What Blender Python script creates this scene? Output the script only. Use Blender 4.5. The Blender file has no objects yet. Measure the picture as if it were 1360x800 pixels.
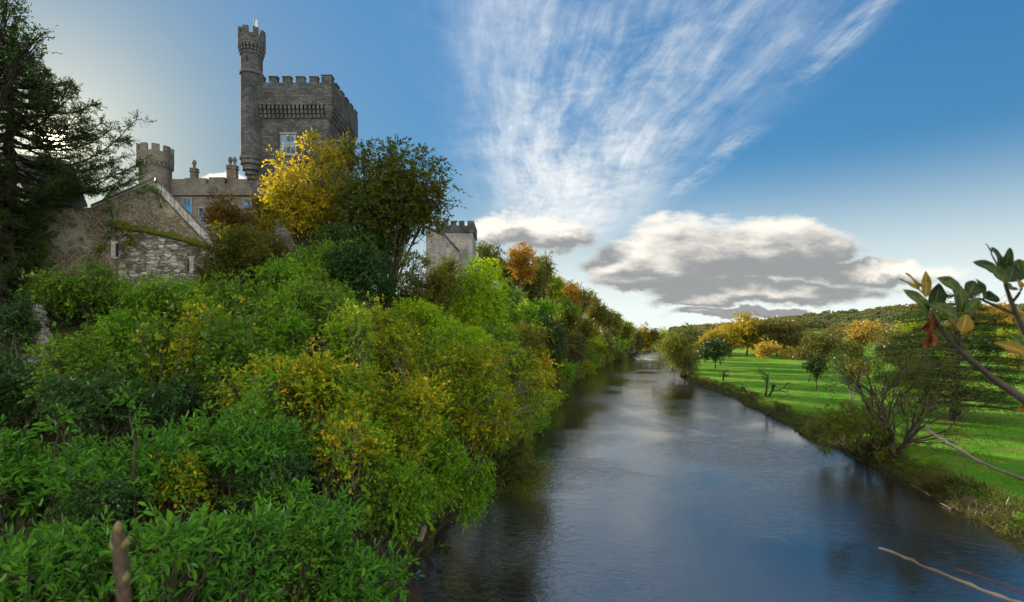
import bpy, bmesh, math, random
import numpy as np
from mathutils import Vector, Matrix

S = bpy.context.scene
COL = S.collection
rng = np.random.default_rng(7)
random.seed(7)
R = math.radians

# ------------------------------------------------------------------ camera
CAM_H, F = 12.0, 720.0          # eye height over the water, focal length in photo pixels (1360 wide)
cd = bpy.data.cameras.new('camera')
cam = bpy.data.objects.new('camera', cd); COL.objects.link(cam)
cam.location = (0, 0, CAM_H); cam.rotation_euler = (R(90), 0, 0)
cd.sensor_width = 36; cd.lens = 36 * F / 1360; cd.shift_y = 40 / 1360
cd.clip_start = 0.05; cd.clip_end = 6000
cd.dof.use_dof = True; cd.dof.focus_distance = 45.0; cd.dof.aperture_fstop = 3.4
S.camera = cam

def P(px, py, y):
    return Vector(((px - 680) / F * y, y, CAM_H + (440 - py) / F * y))

# ------------------------------------------------------------------ light
SUN = Vector(((72 - 680) / F, 1, (440 - 185) / F)).normalized()
SUN_EL = math.asin(SUN.z); SUN_AZ = math.atan2(SUN.x, SUN.y)
sl = bpy.data.lights.new('sun', 'SUN'); sl.energy = 3.5; sl.angle = R(0.53); sl.color = (1, .86, .66)
so = bpy.data.objects.new('sun', sl); COL.objects.link(so)
so.rotation_euler = SUN.to_track_quat('Z', 'Y').to_euler()

S.view_settings.view_transform = 'Standard'; S.view_settings.look = 'None'
S.view_settings.gamma = 1; S.view_settings.use_curve_mapping = False
S.view_settings.exposure = 1.95
S.render.engine = 'CYCLES'
cy = S.cycles
cy.max_bounces = 4; cy.diffuse_bounces = 3; cy.glossy_bounces = 2; cy.transmission_bounces = 2
cy.transparent_max_bounces = 4; cy.use_denoising = True
cy.caustics_reflective = False; cy.caustics_refractive = False
cy.sample_clamp_indirect = 4
try: cy.denoiser = 'OPENIMAGEDENOISE'
except Exception: pass

# ------------------------------------------------------------------ node helpers
class G:
    """tiny builder for node trees"""
    def __init__(s, nt): s.nt = nt
    def node(s, t, **k):
        n = s.nt.nodes.new(t)
        for a, v in k.items(): setattr(n, a, v)
        return n
    def put(s, n, i, v):
        if hasattr(v, 'is_linked') or isinstance(v, bpy.types.NodeSocket): s.nt.links.new(v, n.inputs[i])
        else: n.inputs[i].default_value = v
    def m(s, op, a, b=0.0, c=None, clamp=False):
        n = s.node('ShaderNodeMath', operation=op); n.use_clamp = clamp
        s.put(n, 0, a); s.put(n, 1, b)
        if c is not None: s.put(n, 2, c)
        return n.outputs[0]
    def add(s, a, b): return s.m('ADD', a, b)
    def sub(s, a, b): return s.m('SUBTRACT', a, b)
    def mul(s, a, b): return s.m('MULTIPLY', a, b)
    def div(s, a, b): return s.m('DIVIDE', a, b)
    def smooth(s, v, a, b, to0=0.0, to1=1.0):
        n = s.node('ShaderNodeMapRange', interpolation_type='SMOOTHSTEP')
        s.put(n, 'Value', v); s.put(n, 'From Min', a); s.put(n, 'From Max', b); s.put(n, 'To Min', to0); s.put(n, 'To Max', to1)
        return n.outputs[0]
    def xyz(s, x, y, z):
        n = s.node('ShaderNodeCombineXYZ'); s.put(n, 0, x); s.put(n, 1, y); s.put(n, 2, z); return n.outputs[0]
    def noise(s, vec, scale, detail=4, rough=.55, dist=0.0):
        n = s.node('ShaderNodeTexNoise'); s.put(n, 'Vector', vec); s.put(n, 'Scale', scale)
        s.put(n, 'Detail', detail); s.put(n, 'Roughness', rough); s.put(n, 'Distortion', dist)
        return n.outputs[0]
    def mix(s, f, a, b, blend='MIX'):
        n = s.node('ShaderNodeMix', data_type='RGBA', blend_type=blend)
        s.put(n, 0, f); s.put(n, 6, a); s.put(n, 7, b); return n.outputs[2]
    def ramp(s, f, stops):
        n = s.node('ShaderNodeValToRGB'); e = n.color_ramp.elements
        while len(e) < len(stops): e.new(.5)
        for i, (p, c) in enumerate(stops):
            e[i].position = p; e[i].color = (*c, 1) if len(c) == 3 else c
        s.put(n, 0, f); return n.outputs[0]
def c4(c): return (c[0], c[1], c[2], 1.0)

# ------------------------------------------------------------------ sky
def build_world():
    w = bpy.data.worlds.new('World'); S.world = w; w.use_nodes = True
    nt = w.node_tree; nt.nodes.clear(); g = G(nt)
    sky = g.node('ShaderNodeTexSky', sky_type='NISHITA'); sky.sun_disc = False
    sky.sun_elevation = SUN_EL; sky.sun_rotation = SUN_AZ
    sky.altitude = 0; sky.air_density = 1.0; sky.dust_density = .4; sky.ozone_density = 3.0
    tc = g.node('ShaderNodeTexCoord'); d = tc.outputs['Generated']
    sep = g.node('ShaderNodeSeparateXYZ'); nt.links.new(d, sep.inputs[0])
    x, y, z = sep.outputs
    base = sky.outputs[0]
    hs = g.node('ShaderNodeHueSaturation'); g.put(hs, 'Saturation', 1.22); g.put(hs, 'Value', 1.0); g.put(hs, 'Color', base)
    base = hs.outputs[0]
    bw = g.node('ShaderNodeRGBToBW'); g.put(bw, 0, base)        # soft shoulder: the thin autumn haze round the sun stays blue-grey
    sc_ = g.div(1.0, g.add(1.0, g.mul(bw.outputs[0], .66)))
    vm = g.node('ShaderNodeVectorMath', operation='SCALE'); g.put(vm, 0, base); g.put(vm, 'Scale', sc_); base = g.mix(1.0, vm.outputs[0], (.76, .96, .96, 1), 'MULTIPLY')
    base = g.mix(g.mul(g.smooth(z, .30, .0), g.smooth(x, -.6, .1, .2, .92)), base, (2.95, 3.2, 3.15, 1))   # paler air low down
    # --- high cirrus: a flat layer, streaks running along +Y
    zz = g.m('MAXIMUM', z, .03)
    u = g.div(x, zz); v = g.div(y, zz)
    warp = g.sub(g.noise(g.xyz(g.mul(u, .5), g.mul(v, .35), 3.1), 1.6, 3, .5), .5)
    u2 = g.add(u, g.mul(warp, .34))
    u3 = g.add(u2, g.mul(g.m('POWER', g.m('ABSOLUTE', g.sub(u, .45)), 2.0), 0.0))
    fine = g.noise(g.xyz(g.mul(u3, 9.0), g.mul(v, .9), 1.7), 1.0, 8, .66, .12)
    mid = g.noise(g.xyz(g.mul(u3, 2.6), g.mul(v, .55), 9.7), 1.0, 6, .6, .2)
    cross = g.noise(g.xyz(g.mul(u, 5.0), g.mul(v, 3.5), 4.7), 1.0, 8, .68, .35)
    band = g.mul(g.smooth(u2, -.45, .18), g.smooth(u2, 1.35, .55))
    band = g.mul(band, g.mul(g.smooth(v, 7.5, 4.6), g.smooth(v, .5, 1.9)))
    strk = g.mul(g.smooth(g.m('ABSOLUTE', g.sub(u2, 1.13)), .11, .0), g.mul(g.smooth(v, 1.2, 1.7), g.smooth(v, 2.35, 1.95)))
    strk2 = g.mul(g.smooth(g.m('ABSOLUTE', g.sub(u2, 1.2)), .14, .0), g.mul(g.smooth(v, 2.5, 2.9), g.smooth(v, 4.4, 3.6)))
    tex = g.add(g.mul(fine, .34), g.add(g.mul(mid, .40), g.mul(cross, .34)))
    root = g.smooth(v, 2.2, 4.6)
    cir = g.mul(band, g.smooth(g.add(tex, g.mul(root, .15)), .37, .74))
    cir = g.m('MAXIMUM', cir, g.mul(g.m('MAXIMUM', strk, g.mul(strk2, .8)), g.smooth(tex, .42, .70)))
    # scattered streaks over the remaining dome
    back = g.mul(g.smooth(y, .25, -.3), g.smooth(mid, .50, .72))
    cir = g.m('MAXIMUM', cir, g.mul(back, .8))
    cir = g.mul(cir, g.smooth(z, .03, .12))
    cir = g.m('MULTIPLY', cir, .92, clamp=True)
    # --- low cumulus banks: direction slopes a = x/y, e = z/y in front of the bridge
    yy = g.m('MAXIMUM', y, .02)
    a = g.div(x, yy); e = g.div(z, yy)
    def blob(ca, ce, ra, ru, rd, aa, ee):
        da = g.div(g.sub(aa, ca), ra)
        de = g.sub(ee, ce)
        up = g.div(g.m('MAXIMUM', de, 0.0), ru); dn = g.div(g.m('MAXIMUM', g.mul(de, -1.0), 0.0), rd)
        r2 = g.add(g.mul(da, da), g.add(g.mul(up, up), g.mul(dn, dn)))
        return g.sub(1.0, r2)
    blobs = [  # px, py, half width, up, down
        (965, 332, 175, 50, 38), (880, 352, 120, 36, 26), (1040, 330, 110, 40, 30), (715, 308, 98, 24, 30), (660, 300, 55, 20, 20),
        (1010, 388, 190, 24, 20), (1150, 360, 130, 18, 22), (860, 374, 85, 12, 12), (940, 398, 90, 14, 14),
        (292, 240, 24, 11, 12), (1010, 418, 140, 8, 7)]
    wv = g.xyz(a, g.mul(e, 1.6), 8.1)
    wn = g.node('ShaderNodeTexNoise'); g.put(wn, 'Vector', wv); g.put(wn, 'Scale', 11.0); g.put(wn, 'Detail', 6); g.put(wn, 'Roughness', .6)
    ws = g.node('ShaderNodeSeparateColor'); g.put(ws, 0, wn.outputs['Color'])
    wa = g.mul(g.sub(ws.outputs[0], .5), .13); we = g.mul(g.sub(ws.outputs[1], .5), .055)
    def density(oa, oe):
        aa = g.add(a, oa); ee = g.add(e, oe)
        vec = g.xyz(aa, g.mul(ee, 2.7), 2.3)
        n = g.noise(vec, 8.0, 9, .56, .15)
        nn = g.mul(g.sub(n, .5), 1.9)
        best = None
        aw = g.add(aa, wa); ew = g.add(ee, we)
        for px, py, ra, ru, rd in blobs:
            b = blob((px - 680) / F, (440 - py) / F, ra / F, ru / F, rd / F, aw, ew)
            best = b if best is None else g.m('SMOOTH_MAX', best, b, .35)
        return g.add(g.m('MAXIMUM', best, -3.0), nn)
    D0 = density(0.0, 0.0); D1 = density(-.040, .034)
    cov = g.mul(g.smooth(D0, -.10, .55), g.smooth(y, .05, .2))
    lit = g.smooth(g.sub(D0, D1), -.05, 1.05)
    thin = g.smooth(D0, .55, .0)
    lit = g.m('ADD', lit, g.mul(thin, .38), clamp=True)
    ccol = g.mix(lit, (1.0, 1.03, 1.05, 1), (3.3, 3.1, 2.78, 1))
    # unseen bright clouds added behind the viewer to lift the shaded foliage
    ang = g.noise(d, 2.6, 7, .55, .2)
    fill_cov = g.mul(g.smooth(ang, .44, .56), g.mul(g.smooth(y, .05, -.25), g.smooth(z, .02, .1)))
    cirg = g.mix(g.smooth(tex, .45, .8), (2.2, 2.4, 2.55, 1), (3.4, 3.4, 3.35, 1))
    colr = g.mix(cir, base, cirg)
    colr = g.mix(fill_cov, colr, (12.0, 11.2, 9.8, 1))
    colr = g.mix(g.m('MULTIPLY', cov, .96, clamp=True), colr, ccol)
    # the sun's own disc and its narrow aureole
    dt = g.node('ShaderNodeVectorMath', operation='DOT_PRODUCT'); nt.links.new(d, dt.inputs[0]); dt.inputs[1].default_value = SUN
    cs = dt.outputs['Value']
    disc = g.smooth(cs, math.cos(R(1.0)), math.cos(R(.6)), 0, 45.0)
    aur = g.m('POWER', g.m('MAXIMUM', cs, 0.0), 1600.0)
    aur2 = g.m('POWER', g.m('MAXIMUM', cs, 0.0), 90.0)
    glow = g.add(disc, g.add(g.mul(aur, 4.5), g.mul(aur2, 1.25)))
    gl = g.node('ShaderNodeMix', data_type='RGBA', blend_type='ADD')
    gl.inputs[0].default_value = 1.0
    cmb = g.node('ShaderNodeCombineColor'); g.put(cmb, 0, glow); g.put(cmb, 1, g.mul(glow, .86)); g.put(cmb, 2, g.mul(glow, .60))
    nt.links.new(colr, gl.inputs[6]); nt.links.new(cmb.outputs[0], gl.inputs[7])
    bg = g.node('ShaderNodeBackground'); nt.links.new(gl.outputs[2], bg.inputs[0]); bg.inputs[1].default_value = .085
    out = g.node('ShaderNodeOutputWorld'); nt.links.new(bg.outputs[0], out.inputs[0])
    w.cycles.sampling_method = 'MANUAL'; w.cycles.sample_map_resolution = 1024
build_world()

# ------------------------------------------------------------------ materials
def mat(name):
    m = bpy.data.materials.new(name); m.use_nodes = True
    nt = m.node_tree; nt.nodes.clear()
    g = G(nt); out = g.node('ShaderNodeOutputMaterial')
    return m, g, out
def principled(g, out, col, rough=.8, bump=None, bstr=.3, bdist=.05, spec=.3, metallic=0.0, ior=None):
    b = g.node('ShaderNodeBsdfPrincipled'); g.put(b, 'Base Color', col); g.put(b, 'Roughness', rough)
    g.put(b, 'Specular IOR Level', spec); g.put(b, 'Metallic', metallic)
    if ior: g.put(b, 'IOR', ior)
    if bump is not None:
        bn = g.node('ShaderNodeBump'); g.put(bn, 'Height', bump); g.put(bn, 'Strength', bstr); g.put(bn, 'Distance', bdist)
        g.nt.links.new(bn.outputs[0], b.inputs['Normal'])
    g.nt.links.new(b.outputs[0], out.inputs[0]); return b
def geo_pos(g): return g.node('ShaderNodeNewGeometry').outputs['Position']

def leaf_mat(name, cols, trans=.42, gloss=.35, patch=.35, scale=.35, pos=None):
    """cols: list of leaf colours picked per leaf; larger patches shift the pick"""
    m, g, out = mat(name)
    at = g.node('ShaderNodeAttribute'); at.attribute_name = 'rnd'
    n = g.noise(geo_pos(g), scale, 3, .5)
    f = g.m('ADD', g.mul(at.outputs['Fac'], 1 - patch), g.mul(g.sub(g.mul(n, 1.8), .4), patch), clamp=True)
    k = len(cols)
    col = g.ramp(f, [(pos[i] if pos else i / (k - 1), c) for i, c in enumerate(cols)])
    dif = g.node('ShaderNodeBsdfDiffuse'); g.put(dif, 0, col)
    tr = g.node('ShaderNodeBsdfTranslucent')
    tcol = g.mix(1.0, col, (1.25, 1.15, .55, 1), 'MULTIPLY'); g.put(tr, 0, tcol)
    mx = g.node('ShaderNodeMixShader'); g.put(mx, 0, trans)
    g.nt.links.new(dif.outputs[0], mx.inputs[1]); g.nt.links.new(tr.outputs[0], mx.inputs[2])
    gl = g.node('ShaderNodeBsdfGlossy'); g.put(gl, 0, (1, 1, 1, 1)); g.put(gl, 1, .55)
    fr = g.node('ShaderNodeFresnel'); g.put(fr, 0, 1.42)
    m2 = g.node('ShaderNodeMixShader'); g.put(m2, 0, g.mul(fr.outputs[0], gloss*.35))
    g.nt.links.new(mx.outputs[0], m2.inputs[1]); g.nt.links.new(gl.outputs[0], m2.inputs[2])
    g.nt.links.new(m2.outputs[0], out.inputs[0])
    return m

def bark_mat(name, c0, c1, moss=.0):
    m, g, out = mat(name)
    p = geo_pos(g)
    n = g.noise(p, 3.0, 6, .65); n2 = g.noise(p, 14.0, 4, .6)
    col = g.mix(g.smooth(n, .35, .68), c4(c0), c4(c1))
    if moss: col = g.mix(g.mul(g.smooth(n2, .45, .6), moss), col, (.05, .075, .012, 1))
    principled(g, out, col, .9, n2, .5, .03, .15); return m

GREEN1 = [(.040, .088, .009), (.070, .145, .011), (.11, .19, .013), (.20, .23, .015)]
M = {}
M['laurel']  = leaf_mat('laurel_leaf', [(0.0261, 0.0966, 0.011), (0.0508, 0.1656, 0.0143), (0.087, 0.2346, 0.0165), (0.1595, 0.3036, 0.0176), (0.6088, 0.4416, 0.022)], .36, .3, .5, .7, (0, .4, .7, .93, 1))
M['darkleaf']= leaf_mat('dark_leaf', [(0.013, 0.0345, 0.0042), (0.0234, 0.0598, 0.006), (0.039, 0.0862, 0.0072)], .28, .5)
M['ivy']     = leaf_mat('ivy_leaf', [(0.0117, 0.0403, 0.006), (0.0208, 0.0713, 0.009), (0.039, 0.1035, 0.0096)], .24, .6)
M['mid']     = leaf_mat('mid_green_leaf', [(0.0461, 0.1126, 0.0132), (0.0856, 0.1874, 0.0154), (0.1401, 0.2476, 0.0165), (0.2306, 0.3, 0.0176), (0.5929, 0.42, 0.022)], .42, .3, .35, .5, (0, .4, .7, .90, 1))
M['fresh']   = leaf_mat('fresh_green_leaf', [(0.0577, 0.1576, 0.011), (0.0988, 0.24, 0.0132), (0.1565, 0.3074, 0.0154), (0.28, 0.36, 0.0176), (0.6259, 0.45, 0.022)], .45, .2, .35, .5, (0, .4, .7, .92, 1))
M['ash']     = leaf_mat('ash_leaf', [(0.1225, 0.2407, 0.0076), (0.1991, 0.3613, 0.0106), (0.291, 0.4378, 0.0121), (0.4902, 0.5252, 0.0151)], .48, .25)
M['yelgreen']= leaf_mat('yellow_green_leaf', [(0.0567, 0.1326, 0.0105), (0.1041, 0.2106, 0.0115), (0.1608, 0.2652, 0.0126), (0.2837, 0.3198, 0.0126), (0.6429, 0.4368, 0.0168), (0.8699, 0.39, 0.0189)], .46, .2, .35, .5, (0, .22, .45, .64, .84, 1))
M['olive']   = leaf_mat('olive_leaf', [(0.0504, 0.0661, 0.0072), (0.0864, 0.1058, 0.0101), (0.1296, 0.1323, 0.013), (0.216, 0.1719, 0.0144)], .42, .3)
M['greyolive']=leaf_mat('grey_olive_leaf', [(0.054, 0.0633, 0.02), (0.084, 0.0978, 0.0256), (0.114, 0.1207, 0.032), (0.144, 0.138, 0.048)], .40, .3)
M['brown']   = leaf_mat('brown_leaf', [(0.0421, 0.0579, 0.0123), (0.0749, 0.0837, 0.0158), (0.1123, 0.103, 0.0176), (0.1498, 0.1288, 0.0176)], .42, .25)
M['gold']    = leaf_mat('golden_leaf', [(.10, .15, .012), (.22, .22, .012), (.40, .31, .012), (.52, .36, .012)], .52, .2, .45)
M['parkgold']= leaf_mat('muted_gold_leaf', [(0.1451, 0.1417, 0.0209), (0.2176, 0.1932, 0.023), (0.3023, 0.2447, 0.0272), (0.3627, 0.2705, 0.0314)], .42, .1, .5)
M['amber']   = leaf_mat('amber_leaf', [(0.119, 0.095, 0.012), (0.255, 0.152, 0.012), (0.357, 0.19, 0.012), (0.408, 0.152, 0.012)], .5, .2)
M['dusk']    = leaf_mat('dusky_olive_leaf', [(0.066, 0.0805, 0.0198), (0.102, 0.1127, 0.0252), (0.138, 0.1323, 0.0288), (0.192, 0.1437, 0.027)], .42, .1)
M['rust']    = leaf_mat('rust_leaf', [(.06, .07, .016), (.11, .085, .018), (.17, .085, .020), (.22, .085, .03)], .45, .1)
M['straw']   = leaf_mat('straw_gold_leaf', [(0.1811, 0.144, 0.0324), (0.2656, 0.204, 0.0378), (0.3622, 0.264, 0.0432), (0.4347, 0.312, 0.054)], .45, .2)
M['willow']  = leaf_mat('willow_leaf', [(0.072, 0.0926, 0.0115), (0.108, 0.1388, 0.0144), (0.1584, 0.1785, 0.0158), (0.2592, 0.1984, 0.0144)], .45, .3)
M['needle']  = leaf_mat('conifer_needle', [(0.017, 0.0352, 0.008), (0.0306, 0.0576, 0.01), (0.0544, 0.0832, 0.012)], .22, .3)
M['cedar']   = leaf_mat('cedar_needle', [(0.0156, 0.0403, 0.0072), (0.0286, 0.0633, 0.0096), (0.065, 0.0978, 0.0096)], .22, .3)
M['farwood'] = leaf_mat('far_wood_leaf', [(0.056, 0.088, 0.051), (0.08, 0.1152, 0.0578), (0.12, 0.1312, 0.0578), (0.192, 0.152, 0.0578), (0.144, 0.144, 0.085)], .25, .0, .65, .006)
M['reed']    = leaf_mat('bank_grass_blade', [(.035, .050, .016), (.055, .085, .016), (.10, .095, .03), (.16, .13, .05)], .35, .2, .5, .4)
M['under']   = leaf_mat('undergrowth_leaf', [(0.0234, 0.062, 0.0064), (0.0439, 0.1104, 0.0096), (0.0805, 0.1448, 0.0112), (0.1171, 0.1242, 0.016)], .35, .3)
M['sward']   = leaf_mat('grass_blade', [(.030, .11, .006), (.05, .16, .008), (.075, .20, .010), (.11, .21, .014)], .4, .15, .5, .2)
M['bark']    = bark_mat('bark', (.035, .028, .020), (.10, .085, .065), .35)
M['bark_pale']=bark_mat('pale_bark', (.12, .105, .085), (.26, .23, .19), .1)
M['bark_dark']=bark_mat('dark_bark', (.018, .014, .011), (.045, .036, .028))
M['deadwood']= bark_mat('dead_wood', (.09, .075, .06), (.22, .19, .15))
M['twig']    = bark_mat('twig_bark', (.040, .033, .026), (.085, .068, .052))
M['twig_red']= bark_mat('reddish_twig_bark', (.09, .025, .016), (.16, .055, .035))

def stone_mat(name, c0, c1, c2, bw=.55, bh=.24, mortar=.03, stain=.6, bstr=.6, contrast=1.0):
    m, g, out = mat(name)
    p = geo_pos(g)
    sep = g.node('ShaderNodeSeparateXYZ'); g.put(sep, 0, p)
    u = g.add(sep.outputs[0], g.mul(sep.outputs[1], 1.0))
    wob = g.noise(p, 1.2, 3); wob2 = g.sub(g.noise(p, 2.6, 4, .6), .5)
    br = g.node('ShaderNodeTexBrick'); g.put(br, 'Vector', g.xyz(g.add(u, g.mul(wob2, .5)), g.add(sep.outputs[2], g.mul(wob, .22)), 0.0))
    g.put(br, 'Scale', 1.0); g.put(br, 'Brick Width', bw); g.put(br, 'Row Height', bh); g.put(br, 'Mortar Size', mortar)
    g.put(br, 'Color1', c4(c0)); g.put(br, 'Color2', c4(c1)); g.put(br, 'Mortar', c4([x * .72 for x in c0])); g.put(br, 'Mortar Smooth', .4)
    n = g.noise(p, .55, 6, .62); n2 = g.noise(p, 7.0, 5, .65)
    col = g.mix(g.mul(g.smooth(n, .42, .68), stain), br.outputs[0], c4(c2))
    streak = g.noise(g.xyz(g.mul(u, 1.6), g.mul(sep.outputs[2], .18), 5.0), 1.0, 5, .6)
    col = g.mix(g.mul(g.smooth(streak, .50, .72), .5 * stain), col, c4([x * .35 for x in c0]))
    lich = g.noise(p, 1.9, 6, .7, .6)
    col = g.mix(g.mul(g.smooth(lich, .60, .70), .45), col, c4([x * 1.7 for x in c1]))
    col = g.mix(g.mul(g.smooth(g.noise(p, .35, 5, .6, .5), .48, .62), .45), col, c4([x * .5 for x in c2]))
    col = g.mix(1.0, col, g.ramp(n2, [(.2, (.55, .55, .55)), (.8, (1.35, 1.35, 1.35))]), 'MULTIPLY')
    h = g.add(g.mul(br.outputs['Fac'], -.7), g.mul(n2, .8))
    principled(g, out, col, .92, h, bstr, .06, .15); return m
M['castle']  = stone_mat('castle_stone', (.062, .066, .070), (.125, .127, .126), (.034, .037, .042))
M['trim']    = stone_mat('castle_trim_stone', (.095, .094, .090), (.125, .122, .115), (.05, .05, .05), .8, .4, .015, .5)
M['range']   = stone_mat('range_stone', (.155, .145, .125), (.21, .195, .165), (.085, .078, .066))
M['pale']    = stone_mat('pale_stone', (.27, .265, .25), (.36, .35, .33), (.15, .148, .14), .6, .3, .02, .7)

M['rock']    = stone_mat('ivy_wall_stone', (.24, .23, .21), (.36, .35, .32), (.09, .10, .06), .5, .3, .03, .8, 1.0)

def plaster_mat():
    m, g, out = mat('stained_lime_plaster')
    p = geo_pos(g)
    sep = g.node('ShaderNodeSeparateXYZ'); g.put(sep, 0, p)
    n = g.noise(p, .8, 7, .65, .4); n2 = g.noise(p, 2.4, 6, .6); n3 = g.noise(p, 11.0, 5, .65)
    vo = g.node('ShaderNodeTexVoronoi'); g.put(vo, 'Vector', g.xyz(g.mul(g.add(sep.outputs[0], sep.outputs[1]), 1.0), g.mul(sep.outputs[2], 2.1), 0.0)); g.put(vo, 'Scale', 2.6)
    col = g.mix(g.smooth(n, .36, .56), (.27, .245, .19, 1), (.12, .098, .058, 1))
    col = g.mix(g.smooth(n2, .52, .70), col, (.075, .062, .045, 1))
    col = g.mix(g.mul(g.smooth(n3, .50, .64), .75), col, (.36, .35, .31, 1))
    col = g.mix(g.mul(g.smooth(g.noise(p, 1.7, 4, .6, .5), .56, .68), .8), col, (.055, .065, .018, 1))
    h = g.add(g.mul(vo.outputs[0], .6), g.mul(n3, .6))
    principled(g, out, col, .95, h, .8, .07, .1); return m
M['plaster'] = plaster_mat()
def rubble_mat():
    m, g, out = mat('rubble_stone'); p = geo_pos(g)
    sep = g.node('ShaderNodeSeparateXYZ'); g.put(sep, 0, p)
    w = g.sub(g.noise(p, 1.8, 4, .6), .5)
    u = g.add(g.add(g.mul(sep.outputs[0], .85), g.mul(sep.outputs[1], .5)), g.mul(w, .35))
    q = g.xyz(g.mul(u, 2.3), g.mul(g.add(sep.outputs[2], g.mul(w, .25)), 5.2), 0.0)
    vo = g.node('ShaderNodeTexVoronoi'); g.put(vo, 'Vector', q); g.put(vo, 'Scale', 1.0); g.put(vo, 'Randomness', .9)
    ve = g.node('ShaderNodeTexVoronoi', feature='DISTANCE_TO_EDGE'); g.put(ve, 'Vector', q); g.put(ve, 'Scale', 1.0); g.put(ve, 'Randomness', .9)
    cc = g.node('ShaderNodeSeparateColor'); g.put(cc, 0, vo.outputs['Color'])
    col = g.ramp(cc.outputs[0], [(0, (.10, .095, .08)), (.45, (.20, .185, .155)), (.75, (.30, .285, .25)), (1, (.42, .41, .38))])
    col = g.mix(g.smooth(ve.outputs[0], .09, .0), col, (.055, .048, .036, 1))
    n = g.noise(p, .75, 6, .65, .5); n2 = g.noise(p, 9.0, 5, .65)
    col = g.mix(g.mul(g.smooth(n, .50, .64), .85), col, (.06, .05, .035, 1))
    col = g.mix(g.mul(g.smooth(g.noise(p, 1.3, 5, .62, .3), .52, .64), .7), col, (.40, .37, .30, 1))
    col = g.mix(g.mul(g.smooth(g.noise(p, 2.2, 5, .6), .58, .68), .6), col, (.05, .062, .016, 1))
    principled(g, out, col, .95, g.add(g.smooth(ve.outputs[0], .0, .16), g.mul(n2, .5)), .9, .06, .1); return m
M['rubble'] = rubble_mat()
def simple(name, c0, c1, scale=4.0, rough=.8, bstr=.3, spec=.3, metallic=0.0):
    m, g, out = mat(name); p = geo_pos(g); n = g.noise(p, scale, 5, .6)
    principled(g, out, g.mix(g.smooth(n, .3, .7), c4(c0), c4(c1)), rough, n, bstr, .03, spec, metallic); return m
def slate_mat():
    m, g, out = mat('roof_slate'); p = geo_pos(g)
    sep = g.node('ShaderNodeSeparateXYZ'); g.put(sep, 0, p)
    br = g.node('ShaderNodeTexBrick'); g.put(br, 'Vector', g.xyz(g.add(g.mul(sep.outputs[0], .8), g.mul(sep.outputs[1], .6)), sep.outputs[2], 0.0))
    g.put(br, 'Scale', 1.0); g.put(br, 'Brick Width', .32); g.put(br, 'Row Height', .17); g.put(br, 'Mortar Size', .012)
    g.put(br, 'Color1', (.055, .055, .065, 1)); g.put(br, 'Color2', (.10, .098, .105, 1)); g.put(br, 'Mortar', (.02, .02, .022, 1))
    n = g.noise(p, 2.0, 5)
    col = g.mix(g.mul(g.smooth(n, .55, .7), .6), br.outputs[0], (.07, .075, .03, 1))
    principled(g, out, col, .6, g.add(g.mul(br.outputs['Fac'], -1.0), n), .5, .03, .4); return m
M['slate']   = slate_mat()
M['moss']    = simple('moss', (.035, .055, .008), (.10, .105, .016), 6.0, .95, .8, .05)
M['opening_shade']    = simple('dark_opening', (.01, .01, .01), (.02, .02, .02))  # near-black colour stands in for the shade inside the slits
M['limewash']= simple('coping_stone', (.22, .215, .20), (.46, .45, .42), 3.5, .9, .7, .1)
M['frame']   = simple('window_stone_frame', (.20, .17, .11), (.26, .22, .14), 3.0, .8, .2)
M['pipe']    = simple('painted_iron', (.03, .05, .09), (.05, .07, .12), 5, .5, .1)
M['pole']    = simple('white_pole', (.4, .4, .4), (.5, .5, .5))
M['chimney'] = stone_mat('chimney_stone', (.15, .125, .10), (.21, .18, .145), (.08, .07, .06), .45, .22)
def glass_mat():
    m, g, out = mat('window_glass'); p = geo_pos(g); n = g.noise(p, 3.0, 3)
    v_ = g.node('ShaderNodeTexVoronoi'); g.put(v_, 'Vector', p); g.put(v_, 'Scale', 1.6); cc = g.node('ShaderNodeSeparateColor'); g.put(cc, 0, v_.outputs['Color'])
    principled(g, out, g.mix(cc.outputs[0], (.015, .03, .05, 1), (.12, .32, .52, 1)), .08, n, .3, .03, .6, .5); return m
M['glass'] = glass_mat()
def flag_mat():
    m, g, out = mat('tricolour_cloth')
    tc = g.node('ShaderNodeTexCoord'); sep = g.node('ShaderNodeSeparateXYZ'); g.put(sep, 0, tc.outputs['Generated'])
    r = g.node('ShaderNodeValToRGB'); r.color_ramp.interpolation = 'CONSTANT'; e = r.color_ramp.elements
    e.new(.66); e[0].position = 0; e[0].color = (.01, .22, .04, 1); e[1].position = .34; e[1].color = (.6, .6, .6, 1); e[2].color = (.65, .17, .02, 1)
    g.put(r, 0, sep.outputs[0])
    principled(g, out, r.outputs[0], .8); return m
M['flag'] = flag_mat()

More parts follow.
